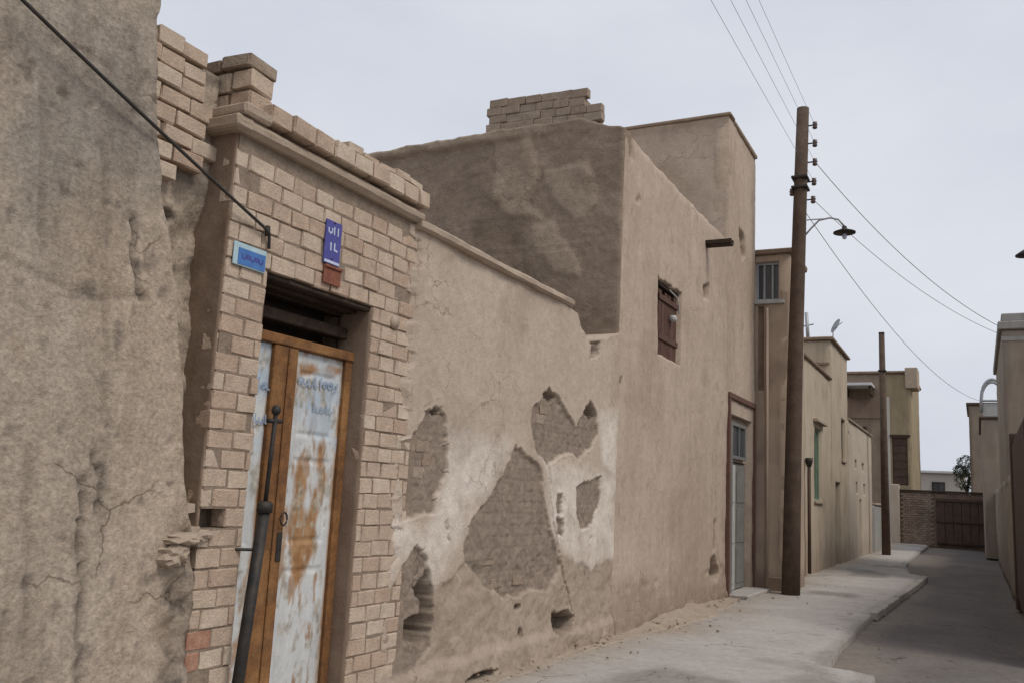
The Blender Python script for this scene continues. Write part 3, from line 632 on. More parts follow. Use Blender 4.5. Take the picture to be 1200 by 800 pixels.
for c, zz in ((5.72, .36), (5.62, .28), (5.66, .98), (5.7, 1.1)):
    brick(pw, (-.07, c, zz), 1, random.uniform(.6, .9), .7, 'brick', (.05, 0, random.gauss(0, .1)))
tag(tube('round_wall_box', [(-.01, 5.3, 2.77), (.016, 5.3, 2.77)], .05, 'coping', None, 18), 'small round plastered electric box on the gateway bricks beside the dark door lintel', 'electric box')

# ================================================================== 4. two-storey mud house
hs2 = thing('mud_house', 'tall mud plastered house with stepped roof, shuttered window and red framed door', 'house', (0, 13, 0))
HY0, HY1, HZ = 9.93, 17.3, 6.08
WIN = (11.33, 12.44, 3.5, 4.55); DR = (15.42, 17.02, .05, 3.1)
H2H = [pxw(p) for p in ([(833, 655), (838, 652), (843, 672), (838, 680), (832, 672)], [(823, 335), (830, 335), (830, 349), (824, 349)], [(866, 268), (871, 275), (873, 300), (869, 304), (867, 285)], [(737, 163), (743, 165), (743, 187), (738, 180)], [(746, 232), (750, 232), (750, 237), (746, 237)], [(837, 610), (840, 608), (840, 640), (836, 650)])]
def h2_top(u): return np.where(u > 15.12, 8.42-.06*sm(15.2, 17.3, u), HZ+.05*fbm(u*1.2, 0*u, 140)+.03*fbm(u*6, 0*u, 141)+.04*sm(10.5, 9.95, u))
H2D = [.24, .2, .13, .13, .05, .05]
def h2_h(u, z):
    uu, zz = warp(u, z)
    h = .03*fbm(u*.6, z*.6, 150)+.012*fbm(u*2.5, z*2.5, 151)+.005*fbm(u*11, z*11, 152, 3)
    for p, dp in zip(H2H, H2D): h = h-dp*sm(.03, -.03, sdpoly(uu, zz, p))
    c = np.abs(u-13.78+.05*fbm(z*2, 0*z, 153)); h = h-.025*sm(.05, .0, c)*sm(4.3, 4.7, z)*sm(5.6, 5.4, z)
    h = h-.012*sm(.05, 0, u-HY0)+.02*sm(.5, .25, z+.15*fbm(u*1.5, z, 154))-.025*sm(.05, .01, np.abs(z-.55+.1*fbm(u, z, 158)))*sm(.1, .3, fbm(u*2, z*2, 155))
    h = h-.02*sm(5.95, 6.1, z)*np.where(u < 15.1, 1, 0)
    fl = np.minimum(np.minimum(np.abs(u-DR[0]), np.abs(u-DR[1]))+np.where((z < 3.2), 0, 9), 9); h = np.where(fl < .12, np.clip(h, -.01, .01), h)
    return h
def h2_m(u, z):
    uu, zz = warp(u, z); r = 0*u
    for p in H2H: r = np.maximum(r, sm(.03, -.03, sdpoly(uu, zz, p)))
    return (np.clip(r+.3*sm(.25, .5, fbm(u*4, z*4, 156)), 0, 1), .7*sm(0, .4, fbm(u*.9, z*.7, 157)), .9*sm(.7, .3, z+.3*fbm(u*2, z*2, 159)))
relief('front_wall', '+x', 0, HY0, 15.115, -.05, 6.2, .034, h2_h, 'house_mud', hs2, top=h2_top, openings=(WIN,), back=.25, maskf=h2_m)
relief('tower_front', '+x', 0, 15.12, HY1, -.05, 8.4, .04, h2_h, 'house_mud', hs2, openings=(DR,), back=.25, maskf=h2_m)
def s2_top(u): return np.interp(u, [-5.5, -3.6, -2.0, -.6, -.3, 0], [6.24, 6.27, 6.3, 6.32, 6.2, 6.1])+.03*fbm(u*4, 0*u, 160)
lightP = [[(float(at(a, b, 'y', HY0)[0]), float(at(a, b, 'y', HY0)[2])) for a, b in p] for p in ([(580, 170), (625, 165), (632, 205), (622, 240), (640, 262), (600, 258), (575, 235), (578, 200)], [(620, 270), (650, 262), (672, 300), (682, 330), (650, 320), (630, 295)], [(640, 200), (690, 190), (700, 240), (680, 260), (650, 240)])]
darkP = [(float(at(a, b, 'y', HY0)[0]), float(at(a, b, 'y', HY0)[2])) for a, b in [(560, 270), (610, 262), (640, 310), (665, 345), (700, 345), (727, 380), (680, 390), (600, 330)]]
def s2_h(u, z):
    crs = np.abs(((z/.11) % 1)-.5)
    h = .03*fbm(u*1.1, z*1.1, 161)+.018*fbm(u*4, z*4, 162)+.008*fbm(u*14, z*14, 163, 3)-.008*sm(.4, .48, crs)*sm(-.1, .3, fbm(u*1.5, z*1.5, 164))
    for p in lightP: h = h+.02*sm(.03, -.03, sdpoly(u+.09*fbm(u*4, z*4, 165), z+.09*fbm(u*4, z*4, 166), p))
    return h+.05*sm(6.12, 6.2, z)*sm(-.7, -1.9, u)-.012*sm(-.06, 0, u)
def s2_m(u, z):
    r = 0*u
    for p in lightP: r = np.maximum(r, sm(.06, -.06, sdpoly(u+.13*fbm(u*4, z*4, 165), z+.13*fbm(u*4, z*4, 166), p)))
    r = np.maximum(r*.75, .7*sm(6.14, 6.2, z)*sm(-.7, -1.9, u))
    return (r*(.7+.5*fbm(u*3, z*3, 167)), np.clip(sm(.15, -.15, sdpoly(u, z, darkP)+.25*fbm(u*3, z*3, 168))*.8+.5*sm(.2, .5, fbm(u*2, z*2, 169)), 0, 1), 0*u)
relief('side_wall', '-y', HY0-.03, -5.5, -.008, 2.8, 6.3, .03, s2_h, 'side_mud', hs2, top=s2_top, back=.25, maskf=s2_m)
box('house_core', (-5.5, HY0+.2, -.05), (-.5, HY1-.05, 5.75), 'house_mud', hs2)
pc = box('parapet_core', (-1.96, HY0-.0, 6.2), (-.40, HY0+.25, 6.44), 'mortar_pale', hs2, .01)
box('parapet_core', (-1.94, HY0-.001, 6.441), (-.58, HY0+.25, 6.63), 'mortar_pale', hs2, .01)
for k in range(4):
    z = 6.3+k*.115; x = -1.99+(.04 if k % 2 else 0); xe = -.36 if k < 2 else -.55
    while x < xe:
        L_ = random.uniform(.2, .27); c = x+L_/2; x += L_+.004
        if c > xe: continue
        z_ = z+.055+(c+1.2)*-.04
        brick(pc, (c, HY0+.04+random.gauss(0, .004), z_), 1, L_/.2, 1.18, 'brick_dusty', (0, random.gauss(0, .008), math.pi/2+random.gauss(0, .01)))
# upper room
def tw_m(u, z): return (.5*sm(.1, .4, fbm(u*2, z*2, 170)), 0*u, 0*u)
relief('tower_side', '-y', 15.118, -3.2, .0, 5.7, 8.42, .05, lambda u, z: .02*fbm(u*1.3, z*1.3, 171)+.008*fbm(u*6, z*6, 172)+.03*sm(8.3, 8.36, z), 'house_mud', hs2, back=.2, maskf=h2_m, top=lambda u: 8.4-.03*u+.02*fbm(u*3, 0*u, 173))
box('tower_core', (-3.2, 15.3, 5.7), (-.24, HY1-.02, 8.25), 'house_mud', hs2)
box('tower_coping', (-3.25, 15.06, 8.39), (.05, 15.4, 8.46), 'jamb_brown', hs2, .02, .006)
box('tower_coping', (-.3, 15.41, 8.37), (.05, HY1, 8.44), 'coping', hs2, .02, .006)
relief('plinth', '+x', .05, HY0+.05, 15.1, -.05, .32, .04, lambda u, z: .03*fbm(u*2, z*2, 180)+.03*fbm(u*7, z*7, 181)-.06*sm(.12, .3, z), 'side_mud', hs2, top=lambda u: .26+.16*fbm(u*1.3, 0*u, 182)+.06*sm(12.5, 10, u)*0, back=.1, maskf=lambda u, z: (.35*sm(0, .3, fbm(u*3, z*3, 183)), 0*u, 0*u))
# shuttered window
wn = box('window', (-.245, WIN[0]-.05, WIN[2]-.05), (-.21, WIN[1]+.05, WIN[3]+.05), 'dark_void', hs2, 0)  # near-black sheet painting the dark interior behind the shutter planks
yy = WIN[0]+.26
while yy < WIN[1]-.03:
    pwid = random.uniform(.12, .17); zt = WIN[3]-random.choice([.02, .1, .06, .16]); zb = WIN[2]+random.choice([.0, .01, .03])
    o = box('shutter_plank', (-.10, yy, zb), (-.07, min(yy+pwid-.006, WIN[1]-.005), zt), 'shutter', wn, .004, .003); yy += pwid
for zc in (3.75, 4.3): box('ledge_board', (-.069, WIN[0]+.24, zc), (-.045, WIN[1]-.01, zc+.08), 'shutter', wn, .004)
box('frame_post', (-.15, WIN[0]+.003, WIN[2]), (-.05, WIN[0]+.09, WIN[3]), 'dark_wood', wn, .005)
box('frame_head', (-.15, WIN[0]+.003, WIN[3]-.06), (-.05, WIN[1]-.003, WIN[3]-.003), 'dark_wood', wn, .005)
lathe('pale_disc', [(0, -.05), (.05, -.04), (.06, .0), (.045, .04), (0, .05)], 'pale_paint', wn, (-.02, 12.1, 4.12), 14)
tube('bent_strip', [(-.03, 11.95, 4.5), (.03, 12.12, 4.42), (.02, 12.25, 4.3), (.01, 12.3, 4.22)], .01, 'pale_paint', wn, 6)
# waterspout
sp = box('water_spout', (-.1, 13.68, 5.6), (.42, 13.8, 5.645), 'dark_wood', hs2, .008, .004)
for ya in (13.66, 13.79): box('spout_side', (-.1, ya, 5.63), (.42, ya+.025, 5.70), 'dark_wood', sp, .005)
# red framed door portal
dp = box('door_panel_wall', (-.2, DR[0]-.02, 2.32), (-.1, DR[1]+.02, 3.12), 'house_mud', hs2, .004)
tag(dp)
pr = box('portal_frame', (-.02, 15.2, 3.36), (.055, 17.24, 3.46), 'red_paint', hs2, .01, .003)
box('portal_post', (-.02, 15.2, .04), (.052, 15.29, 3.358), 'red_paint', pr, .01, .003)
box('portal_post', (-.02, 17.16, .04), (.052, 17.24, 3.358), 'red_paint', pr, .01, .003)
dr = box('door', (-.19, DR[0]+.01, .05), (-.13, DR[1]-.01, 2.3), 'grey_door', hs2, .004)
box('door_post', (-.15, DR[0]+.0, .05), (.02, DR[0]+.13, 2.98), 'grey_door', dr, .006)
box('door_leaf', (-.128, DR[0]+.16, .1), (-.09, 16.2, 2.26), 'pale_paint', dr, .006)
box('door_leaf', (-.128, 16.22, .1), (-.095, DR[1]-.06, 2.26), 'grey_door', dr, .006)
for za, zb in ((.2, .8), (.9, 1.5), (1.6, 2.15)):
    box('raised_panel', (-.089, 15.66, za), (-.078, 16.12, zb), 'pale_paint', dr, .005); box('raised_panel', (-.094, 16.3, za), (-.083, 16.88, zb), 'grey_door', dr, .005)
tw_ = box('transom_window', (-.098, 15.75, 2.42), (-.08, 16.75, 2.98), 'glass', hs2, .002)
for a in ((-.08, 15.69, 2.36, -.04, 15.75, 3.0), (-.08, 16.75, 2.36, -.04, 16.81, 3.0), (-.08, 15.752, 2.36, -.042, 16.748, 2.42), (-.08, 15.752, 2.94, -.042, 16.748, 3.0), (-.079, 16.3, 2.42, -.045, 16.33, 2.94)):
    box('window_bar', a[:3], a[3:], 'grey_door', tw_, .004)
box('doorstep', (-.1, 15.35, .0), (.34, 17.1, .1), 'pavement', hs2, .02, .006)

# ================================================================== 5..  houses further along the street
def win(parent, face, plane, u0, u1, z0, z1, fm='dark_wood', glass='glass', mull=1, sill=None, depth=.12):
    """recessed window: pane, frame bars, sill; frame stands behind the wall face"""
    def B(name, ua, ub, za, zb, da, db, m, par):
        if face == '+x': return box(name, (plane-db, ua, za), (plane-da, ub, zb), m, par, .004)
        if face == '-x': return box(name, (plane+da, ua, za), (plane+db, ub, zb), m, par, .004)
        return box(name, (ua, plane+da, za), (ub, plane+db, zb), m, par, .004)
    p = B('window', u0-.02, u1+.02, z0-.02, z1+.02, depth, depth+.03, glass, parent); t = .05
    B('frame_side', u0, u0+t, z0, z1, depth-.05, depth-.002, fm, p); B('frame_side', u1-t, u1, z0, z1, depth-.05, depth-.002, fm, p)
    B('frame_head', u0+t+.001, u1-t-.001, z1-t, z1, depth-.05, depth-.002, fm, p); B('frame_foot', u0+t+.001, u1-t-.001, z0, z0+t, depth-.05, depth-.002, fm, p)
    for i in range(mull):
        c = u0+(u1-u0)*(i+1)/(mull+1); B('mullion', c-.02, c+.02, z0+t+.001, z1-t-.001, depth-.045, depth-.002, fm, p)
    if sill: B('sill', u0-.08, u1+.08, z0-.07, z0-.004, -.06, depth-.06, sill, p)
    return p
def plain(seed, a=.02, b=.008): return lambda u, z: a*fbm(u*.8, z*.8, seed)+b*fbm(u*4, z*4, seed+1)
def dm(seed, z1=.6): return lambda u, z: (np.clip(.8*sm(z1, z1*.3, z+.4*fbm(u*1.5, z*1.5, seed))+.5*sm(.15, .45, fbm(u*1.2, z*1.2, seed+2)), 0, 1), 0*u, 0*u)

# 5: narrow house that juts into the street
h3 = thing('narrow_house', 'narrow pinkish house jutting out beside the thick timber pole, grey upper window', 'house', (0, 18, 0))
XA, XB, Y3, Y3b, Z3 = -3.0, .64, 17.42, 19.0, 6.42
W3 = (-.02, .46, 5.5, 6.28)
S3 = (.03, .15, 3.75, 5.4)
relief('side_wall', '-y', Y3, XA, XB, -.05, Z3, .06, plain(200, .015), 'house_three', h3, openings=(W3, S3), back=.2, maskf=dm(201))
relief('front_wall', '+x', XB, Y3, Y3b, -.05, Z3, .08, plain(203, .015), 'house_three', h3, back=.2, maskf=dm(204))
box('house_core', (XA, Y3+.25, -.05), (XB-.15, Y3b-.01, Z3-.05), 'house_three', h3)
box('roof_edge', (XA, Y3-.06, Z3), (XB+.07, Y3b+.05, Z3+.11), 'jamb_brown', h3, .02, .006)
win(h3, '-y', Y3, *W3, 'galvanised', 'glass', 2, 'pale_paint')
box('brown_strip', (.03-.02, Y3+.08, 3.74), (.17, Y3+.12, 5.41), 'jamb_brown', h3, .004)
tube('drain_pipe', [(.22, Y3-.04, .1), (.22, Y3-.04, 5.35)], .03, 'house_three', h3, 8)
box('plinth', (.0, Y3-.035, -.05), (XB+.03, Y3-.004, .28), 'jamb_brown', h3, .01)

# 6: long house front with a taller block beyond
h4 = thing('sandy_house', 'sandy yellow house with green window, dark drainpipe and raised end block', 'house', (.2, 24, 0))
W4 = (23.1, 24.3, 1.75, 3.55); D4 = (26.7, 27.7, .02, 2.3); W4b = (28.1, 28.9, 3.0, 4.2)
relief('front_wall', '+x', .2, 19.0, 26.0, -.05, 5.05, .08, plain(210), 'house_four', h4, openings=(W4,), back=.2, maskf=dm(211, .9), top=lambda u: 5.05+.03*fbm(u*2, 0*u, 217))
relief('block_front', '+x', .205, 26.0, 29.6, -.05, 6.2, .08, plain(212), 'house_four', h4, openings=(D4, W4b), back=.2, maskf=dm(213, .9))
relief('block_side', '-y', 26.002, -3.5, .2, 4.6, 6.2, .08, plain(214), 'house_four', h4, back=.2, maskf=dm(215))
relief('end_wall', '-y', 19.002, -3.0, .2, -.05, 5.05, .12, plain(216), 'house_four', h4, back=.2)
box('house_core', (-4, 19.3, -.05), (-.14, 25.9, 4.7), 'house_four', h4); box('house_core', (-4, 26.25, -.05), (-.16, 29.5, 6.1), 'house_four', h4)
box('roof_edge', (-3.6, 25.9, 6.2), (.3, 29.7, 6.29), 'jamb_brown', h4, .02, .006)
box('roof_edge', (-.4, 19.0, 5.06), (.27, 25.88, 5.13), 'jamb_brown', h4, .02, .006)
box('eyebrow_ledge', (-.6, 25.93, 5.5), (.19, 25.98, 5.58), 'jamb_brown', h4, .01)
box('eyebrow_ledge', (.215, 22.9, 3.66), (.33, 24.5, 3.74), 'coping', h4, .01)
win(h4, '+x', .2, *W4, 'green_paint', 'green_paint', 2, 'coping'); win(h4, '+x', .205, *W4b, 'dark_wood', 'glass', 1, 'coping')
d4 = box('door', (.03, D4[0]-.02, .0), (.08, D4[1]+.02, D4[3]+.02), 'grey_door', h4, .004); box('door_bar', (.081, D4[0]+.45, .05), (.1, D4[0]+.53, 2.25), 'grey_door', d4, .004)
dpipe = tube('drain_pipe', [(.3, 21.7, .1), (.3, 21.7, 2.55)], .04, 'gate_brown', h4, 8)
lathe('hopper_head', [(0, 2.5), (.05, 2.5), (.085, 2.62), (.085, 2.7), (0, 2.7)], 'iron', dpipe, (.3, 21.7, 0))
# roof antennas
an = thing('roof_mast', 'thin grey metal tank pipe standing on the sandy house roof edge', 'pipe', (-.45, 26.4, 6.28))
tube('mast', [(-.45, 26.4, 6.2), (-.5, 26.4, 7.1)], .05, 'galvanised', an, 8); tube('guard_bar', [(-.62, 26.4, 6.7), (-.3, 26.4, 6.75)], .02, 'galvanised', an, 6)
ds = thing('satellite_dish', 'small satellite dish above the roof of the sandy house', 'satellite dish', (.2, 26.6, 6.28))
tube('dish_mast', [(.16, 26.9, 6.2), (.16, 26.9, 6.72)], .015, 'galvanised', ds, 6)
dish = lathe('dish', [(.0, 0), (.12, .014), (.22, .05), (.225, .055), (.12, .022), (0, .008)], 'galvanised', ds, (0, 0, 0), 16)
dish.matrix_world = Matrix.Translation((.28, 26.85, 6.74)) @ Matrix.Rotation(math.radians(-62), 4, 'Y') @ Matrix.Rotation(.5, 4, 'X')
tube('feed_arm', [(.2, 26.87, 6.7), (.44, 26.75, 6.84)], .01, 'galvanised', ds, 6)

# 7: low pale house with little vents
h5 = thing('low_pale_house', 'low pale plastered house with two doors and small vents beside the thin pole', 'house', (.2, 33, 0))
V5 = [(31.2, 31.7, 2.9, 3.15), (33.2, 33.9, 2.9, 3.15), (31.4, 31.9, 2.1, 2.45), (33.6, 34.2, 2.1, 2.45)]; D5 = (30.4, 31.1, .02, 2.1)
relief('front_wall', '+x', .22, 29.6, 36.4, -.05, 4.3, .09, plain(220), 'house_five', h5, openings=V5+[(32.3, 33.0, .02, 1.9)], back=.2, maskf=dm(221, .9))
relief('end_wall', '-y', 29.603, -3, .22, 3.9, 4.3, .1, plain(222), 'house_five', h5, back=.2)
box('house_core', (-4, 29.9, -.05), (-.14, 36.3, 4.2), 'house_five', h5); box('roof_edge', (-4, 29.62, 4.3), (.28, 36.4, 4.37), 'coping', h5, .02, .006)
for v in V5: box('vent', (.06, v[0]-.02, v[2]-.02), (.1, v[1]+.02, v[3]+.02), 'dark_void', h5, 0)  # near-black plates, the shade inside the vents put in as colour
d5 = box('door', (.04, 32.28, .0), (.1, 33.02, 1.92), 'galvanised', h5, .004); box('door_bar', (.101, 32.6, .05), (.12, 32.68, 1.85), 'galvanised', d5, .004)
g5 = thing('grey_wall', 'short grey rendered wall behind the thin dark pole', 'wall', (.3, 38, 0))
relief('front_wall', '+x', .3, 36.42, 41.5, -.05, 1.75, .1, plain(225), 'grey_render', g5, back=.2); box('wall_cap', (-.1, 36.42, 1.76), (.36, 41.5, 1.84), 'coping', g5, .02)
box('wall_core', (-.1, 36.45, -.05), (.14, 41.4, 1.75), 'grey_render', g5)

# 8: ochre house behind the end wall
h6 = thing('ochre_house', 'ochre brown house with flat canopy and dark shutter rising behind the end wall', 'house', (0, 52, 0))
Y6 = 50.5
def X6(px, py=500): return float(at(px, py, 'y', Y6)[0])
def Z6(py, px=1050): return float(at(px, py, 'y', Y6)[2])
W6 = (X6(1045), X6(1064), Z6(568), Z6(512)); T6 = Z6(437); R6 = X6(1068)
relief('side_wall', '-y', Y6, -6, R6, -.05, T6, .12, plain(230, .03, .01), 'house_six', h6, openings=(W6,), back=.2, maskf=lambda u, z: (np.clip(.9*sm(X6(1042), X6(1036), u+.1*fbm(u, z, 231)), 0, 1), 0*u, 0*u))
relief('front_wall', '+x', R6, Y6, 58, -.05, T6, .2, plain(232), 'house_six', h6, back=.2)
box('house_core', (-6, Y6+.3, -.05), (R6-.15, 57.9, T6-.1), 'house_six', h6)
box('roof_edge', (-6, Y6-.15, T6), (R6+.15, 58, T6+.12), 'jamb_brown', h6, .02)
box('corner_block', (X6(1062), Y6-.2, Z6(455)), (X6(1077), Y6+1.4, Z6(431)), 'coping', h6, .03)
s6 = box('shutter', (W6[0]-.02, Y6+.08, W6[2]-.02), (W6[1]+.02, Y6+.12, W6[3]+.02), 'gate_brown', h6, .004)
nsl = 6; dz6 = (W6[3]-W6[2])/nsl
for i in range(nsl): box('shutter_slat', (W6[0]+.03, Y6+.06, W6[2]+.03+i*dz6), (W6[1]-.03, Y6+.078, W6[2]-.03+(i+1)*dz6), 'gate_brown', s6, .006)
box('shutter_head', (W6[0]-.1, Y6-.1, W6[3]+.02), (W6[1]+.1, Y6-.01, W6[3]+.14), 'dark_wood', h6, .01)
box('light_strip', (X6(1038), Y6-.05, -.05), (X6(1043), Y6-.01, Z6(465)), 'far_wall', h6, .01)
cn = box('roof_canopy', (X6(990), Y6-1.6, Z6(455)), (X6(1026), Y6-.02, Z6(452)), 'white_sheet', h6, .01)
for px in (993, 1022): box('canopy_bracket', (X6(px), Y6-1.4, Z6(465)), (X6(px)+.1, Y6-.03, Z6(455.5)), 'dark_wood', cn, .01)
box('dark_band', (X6(985), Y6-.06, Z6(490)), (X6(1036), Y6-.01, Z6(467)), 'end_brick', h6, .01)
tube('brace', [(X6(996), Y6-.3, Z6(492)), (X6(1010), Y6-.1, Z6(512)), (X6(1014), Y6-.1, Z6(500))], .1, 'dark_wood', h6, 6)

# end of the street: brick wall with gate
YE = 49.0
ew = thing('brick_boundary_wall', 'dark brown brick wall with metal gate closing off the street', 'wall', (2, YE, 0))
relief('wall_face', '-y', YE, .3, 9, -.1, 2.55, .12, plain(240, .03, .012), 'end_brick', ew, back=.25, maskf=None)
box('wall_cap', (.28, YE-.1, 2.56), (9, YE+.3, 2.66), 'dark_wood', ew, .02)
box('gate_pier', (-.15, YE-.18, -.1), (.28, YE+.25, 2.9), 'house_five', ew, .03)
gte = box('gate', (1.9, YE-.14, .05), (4.15, YE-.07, 2.3), 'gate_brown', ew, .01)
for i in range(6): box('gate_panel', (1.95+i*.365, YE-.17, .15), (2.28+i*.365, YE-.142, 2.2), 'gate_brown', gte, .01)
for i in range(3): box('gate_rail', (1.9, YE-.2, .12+i*1.0), (4.15, YE-.172, .2+i*1.0), 'dark_wood', gte, .008)
for k in range(23):
    for j in range(6):
        brick(ew, (.42+j*.235+(.11 if k % 2 else 0), YE-.0, .06+k*.108), 1, 1.12, 1.03, 'end_brick', (0, 0, math.pi/2))
fb = thing('far_house', 'pale flat roofed house behind the end wall', 'house', (1, 70, 0))
box('wall', (-2.6, 70, -.05), (3.0, 76, 4.3), 'far_wall', fb, .03); box('roof_edge', (-2.8, 69.8, 4.31), (3.2, 76.2, 4.5), 'white_sheet', fb, .03)
win(fb, '-y', 69.86, .9, 1.7, 2.9, 3.7, 'dark_wood', 'glass', 1)

# tree behind the end wall
tr = thing('street_tree', 'small dark green tree rising behind the end wall', 'tree', (3.2, 62, 0))
tube('trunk', [(3.2, 62, -.1), (3.25, 62.05, 1.5), (3.15, 62, 3.2)], .13, 'bark', tr, 8, .07)
for k in range(5):
    a = k*1.3; tube('branch', [(3.17, 62, 2.4+.2*k), (3.17+.5*math.cos(a), 62+.5*math.sin(a), 3.4+.25*k)], .05, 'bark', tr, 6, .02)
bm = bmesh.new()
for k in range(3000):
    c = random.choice([(3.0, 62, 3.6, .55), (3.45, 62.2, 4.2, .5), (3.1, 61.8, 4.7, .45), (3.6, 62, 3.4, .5), (2.8, 62.1, 4.2, .4)])
    d = Vector((random.gauss(0, 1), random.gauss(0, 1), random.gauss(0, 1))).normalized()*c[3]*random.uniform(.5, 1.1)**.6; p = Vector(c[:3])+d; n_ = Vector((random.gauss(0, 1), random.gauss(0, 1), random.gauss(0, 1))).normalized(); t_ = n_.orthogonal().normalized(); b_ = n_.cross(t_); s = random.uniform(.035, .07)
    bm.faces.new([bm.verts.new(v) for v in (p-t_*s, p+b_*s*.5, p+t_*s, p-b_*s*.5)])
finish(bm, 'crown', 'foliage', tr)

# ------------------------------------------------------------------ right-hand side of the street
rg = thing('brown_gateway_wall', 'mud wall with tall dark brown panelled metal gate across from the timber pole', 'wall', (4.4, 16, 0))
box('wall', (4.42, 12.2, -.1), (4.8, 19.4, 3.1), 'right_mud', rg, .03)
gr = box('gate', (4.36, 14.0, -.02), (4.416, 19.3, 3.0), 'gate_brown', rg, .01)
for i in range(10): box('gate_panel', (4.33, 14.1+i*.52, .15), (4.358, 14.56+i*.52, 2.9), 'gate_brown', gr, .01)
box('gate_post', (4.3, 19.0, -.05), (4.44, 19.4, 3.12), 'gate_brown', rg, .015)
rl = thing('low_mud_wall', 'long low mud wall facing the house doors, ending at the dark street-end gate', 'wall', (4.4, 36, 0))
relief('wall_face', '-x', 4.35, 19.42, 48.7, -.1, 2.5, .15, plain(250, .05, .02), 'right_mud', rl, back=.3, maskf=dm(251, .9), top=lambda u: 2.5+.1*fbm(u*.7, 0*u, 252))
rh = thing('grey_parapet_house', 'brown house with grey banded parapet where the service wires end', 'house', (4.7, 25, 0))
relief('side_wall', '-y', 23.4, 4.36, 8.5, 2.3, 5.85, .1, plain(260), 'right_mud', rh, back=.2, maskf=dm(261)); relief('street_wall', '-x', 4.358, 23.4, 31, 2.3, 5.85, .1, plain(262), 'right_mud', rh, back=.2, maskf=dm(263))
box('house_core', (4.6, 23.65, -.05), (8.5, 31, 5.8), 'right_mud', rh)
box('parapet_band', (4.28, 23.32, 5.86), (8.6, 31.08, 6.05), 'grey_render', rh, .02); box('parapet_band', (4.34, 23.38, 5.6), (8.5, 23.395, 5.7), 'grey_render', rh, .002); box('parapet_top', (4.36, 23.42, 6.055), (8.5, 31, 6.25), 'grey_render', rh, .02)
r9 = thing('brown_far_house', 'tall brownish grey house rising behind the mud house with arched awning', 'house', (5, 58, 0))
relief('side_wall', '-y', 57, 3.42, 10, -.1, 7.7, .15, plain(270, .03), 'right_mud', r9, back=.2, maskf=dm(271), openings=((5.6, 6.6, 4.5, 6.0),)); relief('street_wall', '-x', 3.42, 57, 64, -.1, 7.7, .2, plain(272), 'right_mud', r9, back=.2)
box('house_core', (3.8, 57.4, -.05), (10, 64, 7.6), 'right_mud', r9); win(r9, '-y', 57, 5.6, 6.6, 4.5, 6.0); box('roof_edge', (3.3, 56.9, 7.7), (10.1, 64, 7.85), 'gate_brown', r9, .02)
ar = thing('arched_railing', 'arched pale metal awning frame on top of a mud brick house', 'awning', (4.3, 40, 5))
A0 = at(1150, 478, 'y', 40); A1 = at(1178, 478, 'y', 40); ra = (A1[0]-A0[0])/2
for dy in (0, .8):
    tube('arch', [(A0[0]+ra-ra*math.cos(a), 40+dy, A0[2]-.1+1.25*math.sin(a)**.6) for a in np.linspace(0.001, math.pi-.001, 15)], .06, 'galvanised', ar, 8)
tube('tie_bar', [(A0[0], 40, A0[2]+.3), (A1[0], 40, A0[2]+.3)], .05, 'galvanised', ar, 6)
box('awning_panel', (A0[0]+.05, 40.02, A0[2]-.35), (A1[0]-.02, 40.75, A0[2]+.2), 'pale_paint', ar, .02)
rm = thing('tall_yard_house', 'mud brick house carrying the arched metal awning', 'house', (4.7, 41, 0))
A2 = at(1150, 480, 'y', 40)
box('wall', (float(A2[0])-.02, 39.9, -.05), (8, 48, float(A2[2])-.36), 'right_mud', rm, .03); box('roof_edge', (float(A2[0])-.1, 39.8, float(A2[2])-.359), (8, 48.1, float(A2[2])-.26), 'gate_brown', rm, .02)

# ================================================================== poles, lamp and wires
p1 = thing('utility_pole', 'thick dark timber utility pole with insulators in front of the narrow house', 'utility pole', (.72, 17.0, 0))
PT = Vector((.96, 17.05, 9.2))
tube('shaft', [(.72, 17.0, -.1), (.75, 17.0, 1.5), (.80, 17.02, 4), (.89, 17.04, 7), PT], .165, 'pole_wood', p1, 14, .115)
ins = []
for px, py, side in ((953, 147, 1), (953, 168, 1), (953, 190, 1), (952, 213, 1), (951, 234, 1), (930, 225, -1)):
    c = at(px, py, 'y', 17.05); o = lathe('insulator', [(0, -.075), (.035, -.075), (.05, -.05), (.035, -.02), (.055, .0), (.035, .03), (.045, .055), (0, .07)], 'ceramic', p1, (float(c[0])+.03*side, 17.05, float(c[2])), 10)
    tube('pin', [(float(c[0])-.16*side, 17.05, float(c[2])), (float(c[0])+.03*side, 17.05, float(c[2]))], .014, 'iron', o, 6); ins.append(Vector((float(c[0])+.03*side, 17.05, float(c[2]))))
for z in (7.55, 7.75): box('clamp_band', (.76, 16.88, z), (1.06, 17.2, z+.05), 'iron', p1, .01)
lm = thing('street_lamp', 'small dark street lamp on a curved arm fixed to the timber pole', 'street lamp', (1.0, 17.0, 6.8))
tube('arm', [(.93, 17.0, 6.55), (1.1, 17.0, 6.75), (1.25, 17, 6.9), (1.45, 17, 6.93), (1.6, 17, 6.88), (1.7, 17, 6.74)], .018, 'galvanised', lm, 8)
tube('stay', [(.95, 17.0, 6.93), (1.4, 17, 6.92)], .012, 'galvanised', lm, 6)
sh_ = lathe('lamp_shade', [(0, .11), (.04, .1), (.05, .05), (.2, -.01), (.2, -.03), (.06, -.02), (0, -.02)], 'iron', lm, (1.7, 17, 6.64), 18)
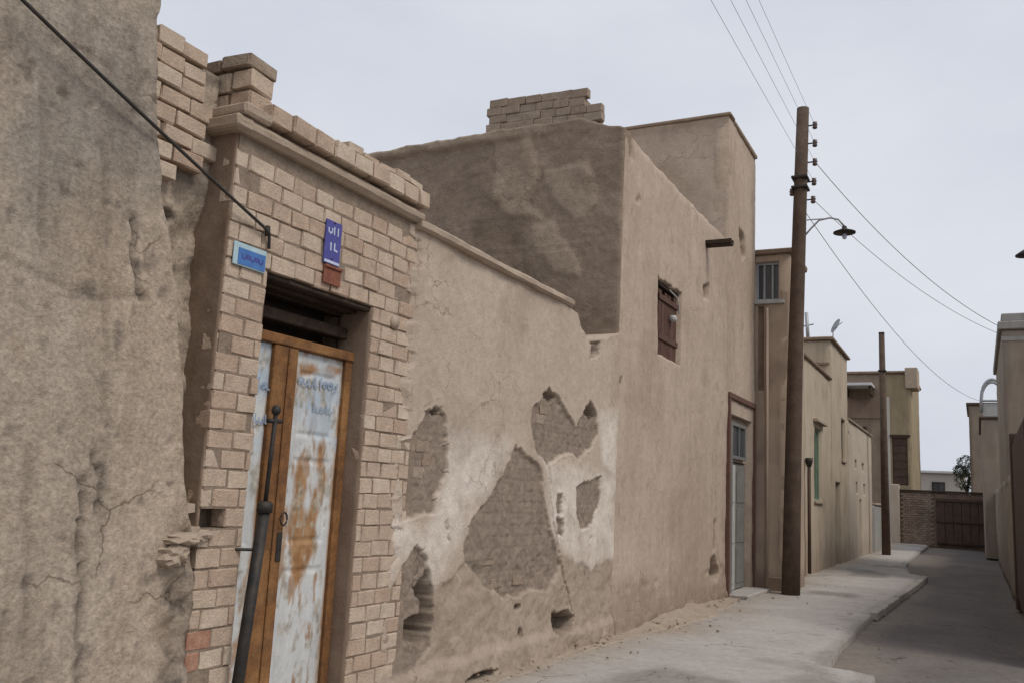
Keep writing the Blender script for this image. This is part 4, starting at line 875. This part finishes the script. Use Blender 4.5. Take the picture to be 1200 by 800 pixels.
lathe('bulb', [(0, -.15), (.03, -.14), (.045, -.1), (.03, -.04), (0, -.02)], 'enamel_white', sh_, (1.7, 17, 6.64), 12)
p2_ = thing('utility_pole', 'thin dark utility pole before the grey wall further down the street', 'utility pole', (.78, 35.2, 0))
tube('shaft', [(.78, 35.2, -.1), (.77, 35.2, 4), (.76, 35.2, 8.0)], .15, 'pole_wood', p2_, 10, .1)
box('pole_cap', (.66, 35.1, 7.99), (.86, 35.3, 8.06), 'iron', p2_, .02); box('clamp_band', (.62, 35.06, 6.6), (.9, 35.34, 6.66), 'iron', p2_, .01)
def wire(name, a, b, sag, label, r=.007, n=28, group=None):
    a = Vector(a); b = Vector(b); pts = [a.lerp(b, t)-Vector((0, 0, sag*4*t*(1-t))) for t in np.linspace(0, 1, n)]
    return tag(tube(name, pts, r, 'wire_metal', None, 5), label, 'wire', group)
for i in (0, 1, 2, 3):
    wire('overhead_wire', ins[i], ins[i]+Vector((-.12*i, -32, .1)), .25, 'thin overhead power wire tied to the %s insulator of the timber pole' % ('topmost', 'second highest', 'third highest', 'fourth highest')[i], .003, group='power wires over the street')
wire('service_wire', ins[2], (4.3, 23.4, 5.95), .35, 'dark service wire from upper insulators down to the grey banded parapet', .007)
wire('service_wire', ins[4], (4.32, 23.6, 5.8), .3, 'lower service wire from the pole to the right-hand parapet', .0055)
wire('service_wire', ins[5], (float(A0[0])+.02, 40.0, float(A0[2])+.28), .8, 'long thin wire from the timber pole toward the arched awning', .007)
rb = thing('wall_lamp', 'small dark lamp on a bracket post above the brown panelled gate', 'street lamp', (4.3, 14, 5))
c = at(1199, 299, 'y', 14)
tube('arm', [(4.6, 14, c[2]+.1), ((c[0]+4.6)/2, 14, c[2]+.2), (c[0]+.03, 14, c[2]+.09)], .015, 'iron', rb, 6)
lathe('lamp_shade', [(0, .08), (.03, .07), (.13, .0), (.13, -.02), (0, -.03)], 'iron', rb, (float(c[0])+.03, 14, float(c[2])), 14)
tube('bracket_post', [(4.6, 14, 3.05), (4.6, 14, c[2]+.3)], .04, 'iron', rb, 8)
